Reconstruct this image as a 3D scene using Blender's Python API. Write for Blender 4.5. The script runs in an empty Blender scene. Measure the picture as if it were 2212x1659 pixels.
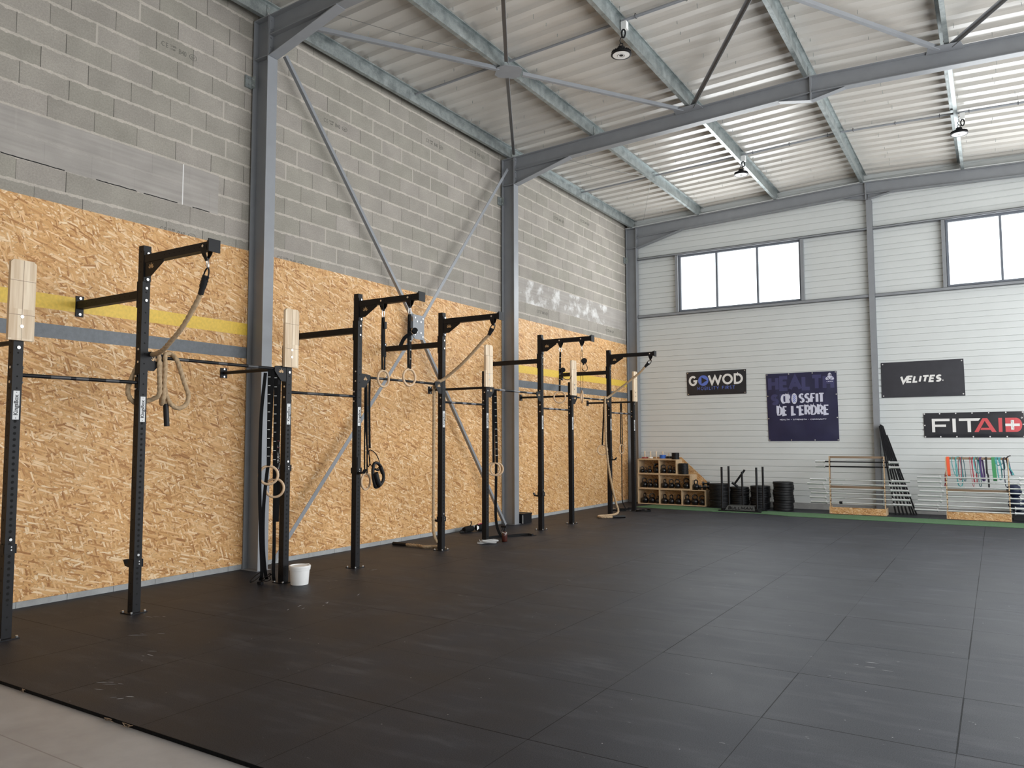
import bpy, math, random
from mathutils import Vector, Matrix
random.seed(7)
PI = math.pi
SC = bpy.context.scene
COL = SC.collection
# ------------------------------------------------------------------ camera
CAM = Vector((8.1826, 0.0, 1.6451))
cam_r = Vector((0.8472555, 0.53117951, -0.00253848))
cam_u = Vector((0.03959014, -0.05838103, 0.99750904))
cam_f = Vector((-0.52970817, 0.84524551, 0.07049312))
cd = bpy.data.cameras.new('camera')
cam = bpy.data.objects.new('camera', cd); COL.objects.link(cam)
cam.matrix_world = Matrix(((cam_r.x, cam_u.x, -cam_f.x, CAM.x), (cam_r.y, cam_u.y, -cam_f.y, CAM.y), (cam_r.z, cam_u.z, -cam_f.z, CAM.z), (0, 0, 0, 1)))
cd.sensor_fit = 'HORIZONTAL'; cd.sensor_width = 36.0; cd.lens = 1666.21 / 2212 * 36.0
cd.clip_start = 0.05; cd.clip_end = 200
SC.camera = cam
# ------------------------------------------------------------------ world, lights, exposure
W = bpy.data.worlds.new('overcast_sky'); SC.world = W; W.use_nodes = True
wb = W.node_tree.nodes['Background']; wb.inputs[0].default_value = (0.93, 0.97, 1.0, 1); wb.inputs[1].default_value = 2.6
SC.view_settings.view_transform = 'Standard'; SC.view_settings.look = 'None'
SC.view_settings.gamma = 1.0; SC.view_settings.use_curve_mapping = False
SC.view_settings.exposure = 0.0
SC.cycles.max_bounces = 8; SC.cycles.diffuse_bounces = 5; SC.cycles.glossy_bounces = 4
SC.cycles.transparent_max_bounces = 12
SC.cycles.sample_clamp_indirect = 6.0
SC.cycles.use_denoising = True
def area(name, loc, rot, sx, sy, power, col=(1, 1, 1)):
    l = bpy.data.lights.new(name, 'AREA'); l.shape = 'RECTANGLE'; l.size = sx; l.size_y = sy; l.energy = power; l.color = col
    o = bpy.data.objects.new(name, l); COL.objects.link(o); o.location = loc; o.rotation_euler = rot
    return o
# daylight through gable and side windows (area lights in their openings), plus front fill
area('daylight_gable_window', (2.92, 18.86, 5.6), (-PI/2, 0, 0), 2.9, 1.4, 160, (0.95, 0.98, 1))
area('daylight_gable_window', (8.92, 18.86, 5.6), (-PI/2, 0, 0), 2.9, 1.4, 160, (0.95, 0.98, 1))
area('daylight_side_windows', (11.9, 9.5, 3.2), (0, PI/2, 0), 4.6, 15.0, 830, (0.985, 0.99, 1.0))
area('front_fill', (5.9, -3.9, 2.6), (PI/2, 0, 0), 8.0, 4.0, 80, (1, 0.99, 0.98))  # added fill light inside the closed front wall, no opening behind it

# ------------------------------------------------------------------ materials
def new_mat(name):
    m = bpy.data.materials.new(name); m.use_nodes = True
    nt = m.node_tree; return m, nt, nt.nodes, nt.links, nt.nodes['Principled BSDF']
def V4(c): return (c[0], c[1], c[2], 1)
def mat(name, col, rough=0.5, metal=0.0, var=0.0, vscale=6.0, bump=0.0, bscale=200.0, spec=0.5, rvar=0.0):
    m, nt, N, L, B = new_mat(name)
    B.inputs['Base Color'].default_value = V4(col); B.inputs['Roughness'].default_value = rough
    B.inputs['Metallic'].default_value = metal; B.inputs['Specular IOR Level'].default_value = spec
    if var or bump or rvar:
        tc = N.new('ShaderNodeTexCoord')
    if var or rvar:
        n = N.new('ShaderNodeTexNoise'); n.inputs['Scale'].default_value = vscale; n.inputs['Detail'].default_value = 5
        L.new(tc.outputs['Object'], n.inputs['Vector'])
    if var:
        mp = N.new('ShaderNodeMapRange'); mp.inputs[1].default_value = 0.3; mp.inputs[2].default_value = 0.7
        mp.inputs[3].default_value = 1 - var; mp.inputs[4].default_value = 1 + var
        L.new(n.outputs['Fac'], mp.inputs[0])
        mx = N.new('ShaderNodeVectorMath'); mx.operation = 'SCALE'; mx.inputs[0].default_value = col
        L.new(mp.outputs[0], mx.inputs['Scale']); L.new(mx.outputs[0], B.inputs['Base Color'])
    if rvar:
        mr = N.new('ShaderNodeMapRange'); mr.inputs[1].default_value = 0.3; mr.inputs[2].default_value = 0.7
        mr.inputs[3].default_value = rough - rvar; mr.inputs[4].default_value = rough + rvar
        L.new(n.outputs['Fac'], mr.inputs[0]); L.new(mr.outputs[0], B.inputs['Roughness'])
    if bump:
        n2 = N.new('ShaderNodeTexNoise'); n2.inputs['Scale'].default_value = bscale; n2.inputs['Detail'].default_value = 3
        L.new(tc.outputs['Object'], n2.inputs['Vector'])
        b = N.new('ShaderNodeBump'); b.inputs['Strength'].default_value = bump; b.inputs['Distance'].default_value = 0.01
        L.new(n2.outputs['Fac'], b.inputs['Height']); L.new(b.outputs[0], B.inputs['Normal'])
    return m
class G:                                    # small node-graph helper
    def __init__(s, nt): s.N = nt.nodes; s.L = nt.links
    def _in(s, sock, v):
        if isinstance(v, (int, float)): sock.default_value = v
        elif isinstance(v, tuple):
            sock.default_value = v if len(v) == len(sock.default_value) else V4(v)
        else: s.L.new(v, sock)
    def m(s, op, a, b=0.0, c=0.0):
        n = s.N.new('ShaderNodeMath'); n.operation = op
        s._in(n.inputs[0], a); s._in(n.inputs[1], b); s._in(n.inputs[2], c); return n.outputs[0]
    def v(s, op, a, b=None, scale=None):
        n = s.N.new('ShaderNodeVectorMath'); n.operation = op; s._in(n.inputs[0], a)
        if b is not None: s._in(n.inputs[1], b)
        if scale is not None: s._in(n.inputs['Scale'], scale)
        return n.outputs[0]
    def xyz(s, vec):
        n = s.N.new('ShaderNodeSeparateXYZ'); s.L.new(vec, n.inputs[0]); return n.outputs
    def comb(s, x, y, z):
        n = s.N.new('ShaderNodeCombineXYZ'); s._in(n.inputs[0], x); s._in(n.inputs[1], y); s._in(n.inputs[2], z); return n.outputs[0]
    def noise(s, vec, scale, detail=3.0, rough=0.5):
        n = s.N.new('ShaderNodeTexNoise'); s.L.new(vec, n.inputs['Vector']); n.inputs['Scale'].default_value = scale
        n.inputs['Detail'].default_value = detail; n.inputs['Roughness'].default_value = rough; return n.outputs['Fac']
    def white(s, vec):
        n = s.N.new('ShaderNodeTexWhiteNoise'); n.noise_dimensions = '3D'; s.L.new(vec, n.inputs['Vector']); return n.outputs['Value']
    def mapr(s, x, a, b, c, d, clamp=True):
        n = s.N.new('ShaderNodeMapRange'); n.clamp = clamp; s._in(n.inputs[0], x)
        for i, q in enumerate((a, b, c, d)): s._in(n.inputs[i + 1], q)
        return n.outputs[0]
    def mix(s, f, a, b):
        n = s.N.new('ShaderNodeMix'); n.data_type = 'RGBA'; s._in(n.inputs[0], f); s._in(n.inputs[6], a); s._in(n.inputs[7], b); return n.outputs[2]
    def ramp(s, f, stops):
        n = s.N.new('ShaderNodeValToRGB'); s._in(n.inputs[0], f); e = n.color_ramp.elements
        while len(e) < len(stops): e.new(0.5)
        for i, (p, c) in enumerate(stops): e[i].position = p; e[i].color = V4(c)
        return n.outputs[0]
    def pos(s): return s.N.new('ShaderNodeNewGeometry').outputs['Position']
    def bump(s, h, strength, dist, B):
        b = s.N.new('ShaderNodeBump'); b.inputs['Strength'].default_value = strength; b.inputs['Distance'].default_value = dist
        s.L.new(h, b.inputs['Height']); s.L.new(b.outputs[0], B.inputs['Normal'])

def osb_material(name, axes, scale=1.0, bright=1.0):
    """Oriented strand board: several layers of long flat chips, each layer at its own angle."""
    m, nt, N, L, B = new_mat(name); g = G(nt)
    p = g.pos(); x, y, z = g.xyz(p)
    a, b = {'yz': (y, z), 'xz': (x, z), 'xy': (x, y)}[axes]
    uv = g.comb(a, b, 0.0)
    wob = g.noise(uv, 5.0, 2.0)
    col = None; hgt = None
    pal = [(0.0, (0.36, 0.16, 0.055)), (0.08, (0.49, 0.24, 0.085)), (0.26, (0.64, 0.35, 0.135)), (0.55, (0.72, 0.42, 0.18)), (0.8, (0.80, 0.50, 0.245)), (1.0, (0.92, 0.70, 0.45))]
    layers = [(4, 0.11, 0.022), (-28, 0.10, 0.018), (24, 0.12, 0.020), (-55, 0.09, 0.018), (62, 0.08, 0.016), (-10, 0.13, 0.020), (40, 0.10, 0.016), (-40, 0.09, 0.015), (12, 0.11, 0.017), (-72, 0.07, 0.014), (-18, 0.10, 0.014)]
    for i, (deg, ln, wd) in enumerate(layers):
        t = math.radians(deg); ca, sn = math.cos(t), math.sin(t)
        u = g.m('ADD', g.m('MULTIPLY', a, ca), g.m('MULTIPLY', b, sn))
        w = g.m('SUBTRACT', g.m('MULTIPLY', b, ca), g.m('MULTIPLY', a, sn))
        u2 = g.m('MULTIPLY', u, scale / ln); w2 = g.m('ADD', g.m('MULTIPLY', w, scale / wd), g.m('MULTIPLY', wob, 0.8))
        vn = N.new('ShaderNodeTexVoronoi'); vn.voronoi_dimensions = '2D'; vn.inputs['Scale'].default_value = 1.0
        vn.distance = 'CHEBYCHEV' if i else 'EUCLIDEAN'
        L.new(g.comb(g.m('ADD', u2, i * 17.3), g.m('ADD', w2, i * 5.7), 0.0), vn.inputs['Vector'])
        cs = N.new('ShaderNodeSeparateColor'); L.new(vn.outputs['Color'], cs.inputs[0])
        grain = g.noise(g.comb(g.m('MULTIPLY', u, 8.0 * scale), g.m('MULTIPLY', w, 210.0 * scale), i * 3.0), 1.0, 2.0)
        tone = g.m('ADD', cs.outputs[0], g.m('MULTIPLY', g.m('SUBTRACT', grain, 0.5), 0.45))
        c = g.ramp(tone, pal)
        d = vn.outputs['Distance']
        c = g.v('SCALE', c, scale=g.mapr(d, 0.30, 0.5, 1.0, 0.90))
        if col is None: col = c; hgt = cs.outputs[1]
        else:
            mk = g.m('MULTIPLY', g.m('GREATER_THAN', cs.outputs[1], 0.56), g.m('LESS_THAN', d, 0.50))
            rim = g.m('MULTIPLY', g.m('GREATER_THAN', cs.outputs[1], 0.56), g.mapr(d, 0.50, 0.60, 0.20, 0.0))
            col = g.v('SCALE', col, scale=g.m('SUBTRACT', 1.0, rim))
            col = g.mix(mk, col, c); hgt = g.m('ADD', hgt, g.m('MULTIPLY', mk, cs.outputs[2]))
    big = g.noise(uv, 0.9, 3.0)
    col = g.v('SCALE', col, scale=g.mapr(big, 0.3, 0.7, 0.90 * bright, 1.06 * bright))
    L.new(col, B.inputs['Base Color']); B.inputs['Roughness'].default_value = 0.55; B.inputs['Specular IOR Level'].default_value = 0.3
    g.bump(hgt, 0.25, 0.004, B)
    return m

BZ, BH, BW = 4.972, 0.2475, 0.4925
def block_material():
    m, nt, N, L, B = new_mat('concrete_block'); g = G(nt)
    p = g.pos(); x, y, z = g.xyz(p)
    yz = g.comb(y, z, 0.0)
    n1 = g.noise(yz, 3.0, 3.0); n2 = g.noise(yz, 14.0, 4.0); fine = g.noise(yz, 240.0, 2.0); mid = g.noise(yz, 55.0, 3.0)
    zz = g.m('ADD', z, g.m('MULTIPLY', g.m('SUBTRACT', n2, 0.5), 0.016))
    r = g.m('DIVIDE', g.m('SUBTRACT', zz, BZ - 40 * BH), BH)
    row = g.m('FLOOR', r); fr = g.m('SUBTRACT', r, row)
    off = g.m('MULTIPLY', g.m('MODULO', row, 2.0), 0.5)
    jit = g.m('MULTIPLY', g.m('SUBTRACT', g.white(g.comb(row, 3.0, 1.0)), 0.5), 0.25)
    yy = g.m('ADD', g.m('DIVIDE', g.m('SUBTRACT', y, 3.981 - 30 * BW), BW), g.m('ADD', off, jit))
    cl = g.m('FLOOR', yy); fc = g.m('SUBTRACT', yy, cl)
    rnd = g.white(g.comb(row, cl, 0.0)); rnd2 = g.white(g.comb(cl, row, 7.0))
    tone = g.mapr(rnd, 0.0, 1.0, 0.93, 1.05)
    base = g.mix(rnd2, (0.325, 0.305, 0.262), (0.36, 0.33, 0.295))
    grain = g.m('ADD', g.m('MULTIPLY', g.m('SUBTRACT', fine, 0.5), 0.9), g.m('MULTIPLY', g.m('SUBTRACT', mid, 0.5), 0.5))
    stain = g.mapr(n1, 0.35, 0.7, 0.92, 1.06)
    col = g.v('SCALE', base, scale=g.m('MULTIPLY', g.m('MULTIPLY', tone, stain), g.m('ADD', 1.0, grain)))
    # horizontal mortar bed, uneven width
    dz = g.m('MULTIPLY', g.m('MINIMUM', fr, g.m('SUBTRACT', 1.0, fr)), BH)
    wid = g.mapr(n2, 0.3, 0.7, 0.006, 0.024)
    bed = g.mapr(g.m('SUBTRACT', dz, wid), -0.003, 0.003, 1.0, 0.0)
    mort = g.v('SCALE', (0.55, 0.50, 0.44), scale=g.mapr(mid, 0.3, 0.7, 0.88, 1.1))
    col = g.mix(g.m('MULTIPLY', bed, g.mapr(n1, 0.3, 0.7, 0.55, 0.95)), col, mort)
    # vertical joints: most are narrow dry gaps, some are filled with mortar
    dy = g.m('MULTIPLY', g.m('MINIMUM', fc, g.m('SUBTRACT', 1.0, fc)), BW)
    jr = g.white(g.comb(row, g.m('FLOOR', g.m('ADD', yy, 0.5)), 11.0))
    gap = g.m('MULTIPLY', g.m('LESS_THAN', dy, 0.0035), g.m('LESS_THAN', jr, 0.72))
    fill = g.m('MULTIPLY', g.m('LESS_THAN', dy, 0.011), g.m('GREATER_THAN', jr, 0.84))
    nb = g.m('SUBTRACT', 1.0, bed)
    gap = g.m('MULTIPLY', gap, nb); fill = g.m('MULTIPLY', fill, nb)
    col = g.mix(g.m('MULTIPLY', gap, g.mapr(jr, 0.0, 0.72, 0.95, 0.45)), col, (0.05, 0.047, 0.042))
    col = g.mix(fill, col, (0.46, 0.42, 0.37))
    # cast concrete ring beam in the first and third bays
    inb = g.m('MULTIPLY', g.m('GREATER_THAN', z, BZ - 2 * BH - 0.01), g.m('LESS_THAN', z, BZ - 0.008))
    bay1 = g.m('LESS_THAN', y, 6.12); bay3 = g.m('GREATER_THAN', y, 13.0)
    inb = g.m('MULTIPLY', inb, g.m('MAXIMUM', bay1, bay3))
    streak = g.noise(g.comb(g.m('MULTIPLY', y, 1.2), g.m('MULTIPLY', z, 22.0), 0.0), 1.0, 4.0)
    cast = g.v('SCALE', (0.375, 0.35, 0.325), scale=g.mapr(g.m('ADD', g.m('MULTIPLY', streak, 0.6), g.m('MULTIPLY', n1, 0.4)), 0.35, 0.65, 0.88, 1.12))
    col = g.mix(g.m('MULTIPLY', inb, 0.85), col, cast)
    eff = g.m('MULTIPLY', g.m('MULTIPLY', inb, bay3), g.mapr(g.noise(yz, 2.2, 5.0, 0.65), 0.5, 0.62, 0.0, 1.0))
    eff = g.m('MULTIPLY', eff, g.m('LESS_THAN', y, 17.6))
    col = g.mix(eff, col, (0.66, 0.65, 0.63))
    crack = g.m('MULTIPLY', g.m('LESS_THAN', g.m('ABSOLUTE', g.m('SUBTRACT', zz, BZ - 2 * BH - 0.006)), 0.006), g.m('LESS_THAN', y, 6.0))
    crack = g.m('MULTIPLY', crack, g.m('GREATER_THAN', n1, 0.44))
    col = g.mix(crack, col, (0.03, 0.03, 0.03))
    drip = g.m('MULTIPLY', g.m('LESS_THAN', g.m('ABSOLUTE', g.m('SUBTRACT', y, 5.62)), 0.007), inb)
    col = g.mix(drip, col, (0.75, 0.74, 0.72))
    L.new(col, B.inputs['Base Color']); B.inputs['Roughness'].default_value = 0.95; B.inputs['Specular IOR Level'].default_value = 0.2
    h = g.m('ADD', g.m('MULTIPLY', fine, 0.35), g.m('SUBTRACT', g.m('MULTIPLY', bed, 0.5), gap))
    g.bump(h, 0.5, 0.006, B)
    return m

def rubber_material():
    m, nt, N, L, B = new_mat('rubber_flooring'); g = G(nt)
    p = g.pos(); x, y, z = g.xyz(p); xy = g.comb(x, y, 0.0)
    fx = g.m('SUBTRACT', x, 7.94 - 20); cx = g.m('FLOOR', fx)
    fy = g.m('DIVIDE', g.m('SUBTRACT', y, 2.72), 1.012); cy = g.m('FLOOR', fy)
    dx = g.m('ABSOLUTE', g.m('SUBTRACT', g.m('SUBTRACT', fx, g.m('ROUND', fx)), 0.0)); dy = g.m('ABSOLUTE', g.m('SUBTRACT', fy, g.m('ROUND', fy)))
    sx = g.white(g.comb(g.m('ROUND', fx), cy, 2.0)); sy = g.white(g.comb(cx, g.m('ROUND', fy), 5.0))
    wx = g.mapr(sx, 0.0, 1.0, 0.0008, 0.0048); wy = g.mapr(sy, 0.0, 1.0, 0.0008, 0.0048)
    seam = g.m('MAXIMUM', g.m('LESS_THAN', dx, wx), g.m('LESS_THAN', dy, wy))
    tile = g.white(g.comb(cx, cy, 9.0))
    cloud = g.noise(xy, 1.3, 5.0, 0.6)
    smear = g.noise(g.comb(g.m('MULTIPLY', x, 1.1), g.m('MULTIPLY', y, 4.5), 0.0), 1.4, 5.0, 0.62)
    speck = g.noise(xy, 160.0, 2.0); sp2 = g.noise(xy, 420.0, 1.0)
    k = g.m('MULTIPLY', g.mapr(cloud, 0.3, 0.7, 0.82, 1.2), g.mapr(tile, 0, 1, 0.92, 1.08))
    k = g.m('MULTIPLY', k, g.mapr(speck, 0.3, 0.75, 0.8, 1.25))
    col = g.v('SCALE', (0.0135, 0.0142, 0.018), scale=k)
    dust = g.m('MULTIPLY', g.mapr(smear, 0.50, 0.78, 0.0, 1.0), g.mapr(cloud, 0.40, 0.62, 0.04, 0.24))
    col = g.mix(dust, col, (0.17, 0.17, 0.18))
    chalkm = g.m('MULTIPLY', g.m('GREATER_THAN', g.noise(g.comb(g.m('MULTIPLY', x, 2.4), g.m('MULTIPLY', y, 8.0), 4.0), 2.6, 3.0, 0.7), 0.735), g.mapr(sp2, 0.4, 0.6, 0.0, 0.55))
    col = g.mix(chalkm, col, (0.42, 0.42, 0.43))
    dots = g.m('GREATER_THAN', g.noise(xy, 34.0, 0.0), 0.91)
    col = g.mix(g.m('MULTIPLY', dots, 0.6), col, (0.5, 0.5, 0.5))
    col = g.mix(g.m('MULTIPLY', seam, 0.85), col, (0.004, 0.004, 0.004))
    L.new(col, B.inputs['Base Color'])
    L.new(g.mapr(cloud, 0.3, 0.7, 0.50, 0.60), B.inputs['Roughness'])
    sp = g.m('MULTIPLY', g.m('SUBTRACT', 1.0, g.m('MULTIPLY', seam, 0.8)), g.m('MULTIPLY', g.mapr(speck, 0.3, 0.7, 0.25, 0.52), g.mapr(cloud, 0.3, 0.7, 0.85, 1.15)))
    L.new(sp, B.inputs['Specular IOR Level']); B.inputs['Specular Tint'].default_value = (0.78, 0.85, 1.0, 1)
    h = g.m('SUBTRACT', g.m('MULTIPLY', g.m('ADD', speck, sp2), 0.3), seam)
    g.bump(h, 0.35, 0.003, B)
    return m

def concrete_material(name, col0, scale=1.0, rough=0.6):
    m, nt, N, L, B = new_mat(name); g = G(nt); p = g.pos()
    a = g.noise(p, 1.2 * scale, 6.0, 0.6); b = g.noise(p, 9.0 * scale, 4.0); c = g.noise(p, 120.0, 2.0)
    k = g.m('MULTIPLY', g.mapr(a, 0.3, 0.7, 0.86, 1.12), g.m('MULTIPLY', g.mapr(b, 0.3, 0.7, 0.95, 1.05), g.mapr(c, 0.3, 0.7, 0.97, 1.03)))
    x, y, z = g.xyz(p)
    L.new(g.v('SCALE', col0, scale=k), B.inputs['Base Color']); B.inputs['Roughness'].default_value = rough
    return m
def slab_material():
    m, nt, N, L, B = new_mat('concrete_slab'); g = G(nt); p = g.pos(); x, y, z = g.xyz(p)
    a = g.noise(p, 1.1, 6.0, 0.6); b = g.noise(p, 7.0, 5.0, 0.6)
    k = g.m('MULTIPLY', g.mapr(a, 0.3, 0.7, 0.86, 1.12), g.mapr(b, 0.3, 0.7, 0.93, 1.07))
    col = g.v('SCALE', (0.315, 0.303, 0.298), scale=k)
    line = g.m('LESS_THAN', g.m('ABSOLUTE', g.m('SUBTRACT', y, 2.27)), 0.004)
    col = g.mix(g.m('MULTIPLY', line, 0.6), col, (0.12, 0.11, 0.1))
    L.new(col, B.inputs['Base Color']); B.inputs['Roughness'].default_value = 0.42
    return m

def wood_material(name, c1, c2, axis='z'):
    m, nt, N, L, B = new_mat(name); g = G(nt); p = g.pos(); x, y, z = g.xyz(p)
    s = {'z': g.comb(g.m('MULTIPLY', x, 40.0), g.m('MULTIPLY', y, 40.0), g.m('MULTIPLY', z, 2.5)), 'y': g.comb(g.m('MULTIPLY', x, 40.0), g.m('MULTIPLY', y, 2.5), g.m('MULTIPLY', z, 40.0)), 'x': g.comb(g.m('MULTIPLY', x, 2.5), g.m('MULTIPLY', y, 40.0), g.m('MULTIPLY', z, 40.0))}[axis]
    n = g.noise(s, 1.0, 4.0); lam = g.white(g.comb(g.m('FLOOR', g.m('MULTIPLY', y, 24.0)), g.m('FLOOR', g.m('MULTIPLY', z, 4.0)), 0.0)) if axis == 'z' else g.noise(s, 0.3)
    f = g.m('ADD', g.m('MULTIPLY', n, 0.65), g.m('MULTIPLY', lam, 0.35))
    L.new(g.mix(g.mapr(f, 0.3, 0.7, 0, 1), c1, c2), B.inputs['Base Color']); B.inputs['Roughness'].default_value = 0.55
    return m

def galvanised():
    m, nt, N, L, B = new_mat('galvanised_steel'); g = G(nt); p = g.pos()
    a = g.noise(p, 7.0, 4.0, 0.6); b = g.noise(p, 60.0, 2.0)
    k = g.m('ADD', g.m('MULTIPLY', a, 0.75), g.m('MULTIPLY', b, 0.25))
    L.new(g.mix(g.mapr(k, 0.35, 0.65, 0, 1), (0.22, 0.25, 0.25), (0.42, 0.455, 0.45)), B.inputs['Base Color'])
    B.inputs['Metallic'].default_value = 0.55; L.new(g.mapr(a, 0.3, 0.7, 0.32, 0.5), B.inputs['Roughness'])
    return m
def glass_material():
    m, nt, N, L, B = new_mat('window_glass')
    t = N.new('ShaderNodeBsdfTransparent'); t.inputs[0].default_value = (0.96, 0.98, 0.98, 1)
    gl = N.new('ShaderNodeBsdfGlossy'); gl.inputs['Roughness'].default_value = 0.02
    f = N.new('ShaderNodeFresnel'); f.inputs['IOR'].default_value = 1.45
    mx = N.new('ShaderNodeMixShader'); L.new(f.outputs[0], mx.inputs[0]); L.new(t.outputs[0], mx.inputs[1]); L.new(gl.outputs[0], mx.inputs[2])
    L.new(mx.outputs[0], N['Material Output'].inputs['Surface'])
    return m

M = {}
M['osb'] = osb_material('oriented_strand_board', 'yz', 0.72)
M['osb_x'] = osb_material('oriented_strand_board_furniture', 'xz', 1.0, 0.86)
M['block'] = block_material()
M['rubber'] = rubber_material()
M['slab'] = slab_material()
M['plinth'] = concrete_material('plinth_concrete', (0.33, 0.33, 0.32), 3.0, 0.8)
M['base_block'] = concrete_material('base_course', (0.36, 0.37, 0.37), 3.0, 0.85)
M['steel'] = mat('grey_painted_steel', (0.258, 0.270, 0.288), 0.42, 0.0, 0.05, 5.0)
M['frame_grey'] = mat('grey_window_frame', (0.155, 0.17, 0.20), 0.4)
M['galv'] = galvanised()
M['deck'] = mat('white_roof_sheet', (0.54, 0.515, 0.475), 0.33, 0.0, 0.05, 1.6, spec=0.6)
M['siding'] = mat('white_wall_sheet', (0.645, 0.67, 0.665), 0.42, 0.0, 0.02, 2.0)
M['glass'] = glass_material()
M['black'] = mat('black_powder_coat', (0.0066, 0.0068, 0.0085), 0.5, 0.0, 0.15, 12.0, spec=0.27)
M['hole'] = mat('hole_dark', (0.002, 0.002, 0.002), 0.9)
M['blackrub'] = mat('black_rubber', (0.0060, 0.0062, 0.0075), 0.5, 0.0, 0.2, 20.0, spec=0.32)
M['iron'] = mat('black_cast_iron', (0.0055, 0.0055, 0.007), 0.26, 0.0, 0.2, 30.0, spec=0.4)
M['web'] = mat('black_webbing', (0.006, 0.006, 0.0065), 0.8, 0.0, 0.2, 60.0, spec=0.2)
M['zinc'] = mat('zinc_bolt', (0.75, 0.75, 0.74), 0.25, 0.9)
M['chrome'] = mat('chrome', (0.92, 0.93, 0.94), 0.30, 0.85)
M['knurl'] = mat('knurled_chrome', (0.72, 0.75, 0.74), 0.45, 0.7)
M['rope'] = mat('jute_rope', (0.44, 0.315, 0.19), 0.85, 0.0, 0.18, 40.0, 0.4, 220)
M['ringwood'] = mat('birch_ring', (0.62, 0.44, 0.28), 0.5, 0.0, 0.1, 20.0)
M['board'] = wood_material('laminated_pine', (0.58, 0.43, 0.28), (0.80, 0.67, 0.50), 'z')
M['pine'] = wood_material('planed_pine', (0.46, 0.33, 0.20), (0.66, 0.50, 0.33), 'x')
M['brownpine'] = wood_material('aged_pine', (0.20, 0.135, 0.085), (0.30, 0.21, 0.135), 'x')
M['edge'] = wood_material('pale_board_edge', (0.50, 0.345, 0.20), (0.62, 0.45, 0.28), 'x')
M['yellow'] = mat('yellow_paint', (0.78, 0.52, 0.07), 0.5, 0.0, 0.10, 30.0, 0.15, 60)
M['greypaint'] = mat('grey_paint', (0.135, 0.15, 0.165), 0.5, 0.0, 0.14, 24.0, 0.2, 60)
M['turf'] = mat('green_turf', (0.075, 0.165, 0.075), 0.9, 0.0, 0.18, 30.0, 0.6, 300)
M['white'] = mat('white_plastic', (0.80, 0.80, 0.79), 0.35)
M['label'] = mat('label_white', (0.62, 0.63, 0.63), 0.4)
M['ink'] = mat('label_ink', (0.02, 0.02, 0.022), 0.5)
M['tick'] = mat('white_stitching', (0.70, 0.70, 0.68), 0.6)
M['emblem'] = mat('emblem_tan', (0.62, 0.40, 0.20), 0.5)
M['lens'] = mat('lamp_lens', (0.85, 0.84, 0.82), 0.25)
M['banner_black'] = mat('black_banner_vinyl', (0.020, 0.020, 0.025), 0.33, 0.0, 0.12, 5.0)
M['banner_grey'] = mat('charcoal_banner_vinyl', (0.034, 0.034, 0.042), 0.42, 0.0, 0.12, 5.0)
M['banner_navy'] = mat('navy_banner_vinyl', (0.021, 0.021, 0.062), 0.38, 0.0, 0.15, 3.0)
M['navy_ghost'] = mat('banner_ghost_print', (0.050, 0.050, 0.135), 0.4)
M['print_white'] = mat('banner_white_print', (0.80, 0.79, 0.77), 0.45)
M['print_lilac'] = mat('banner_lilac_print', (0.66, 0.67, 0.80), 0.45)
M['print_blue'] = mat('banner_blue_print', (0.12, 0.19, 0.62), 0.45)
M['print_red'] = mat('banner_red_print', (0.62, 0.085, 0.095), 0.4)
M['stamp'] = mat('block_stamp_ink', (0.16, 0.152, 0.135), 0.9)
M['chalk'] = mat('chalk_white', (0.30, 0.30, 0.31), 0.9)
for n, c in dict(orange=(0.80, 0.10, 0.03), red=(0.36, 0.05, 0.07), teal=(0.07, 0.33, 0.34), darkteal=(0.03, 0.12, 0.14), purple=(0.07, 0.035, 0.14), blackband=(0.012, 0.012, 0.016), green=(0.05, 0.27, 0.10), navyband=(0.015, 0.03, 0.07), crimson=(0.25, 0.015, 0.03), blueplate=(0.03, 0.13, 0.50), whiteplate=(0.75, 0.74, 0.70), navyball=(0.010, 0.018, 0.055)).items():
    M[n] = mat(n, c, 0.5)
M['amber'] = mat('amber_bottle', (0.055, 0.012, 0.008), 0.15)
M['greystrap'] = mat('grey_webbing', (0.45, 0.45, 0.44), 0.8)
M['wire'] = mat('thin_wire', (0.25, 0.25, 0.24), 0.5, 0.6)

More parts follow.
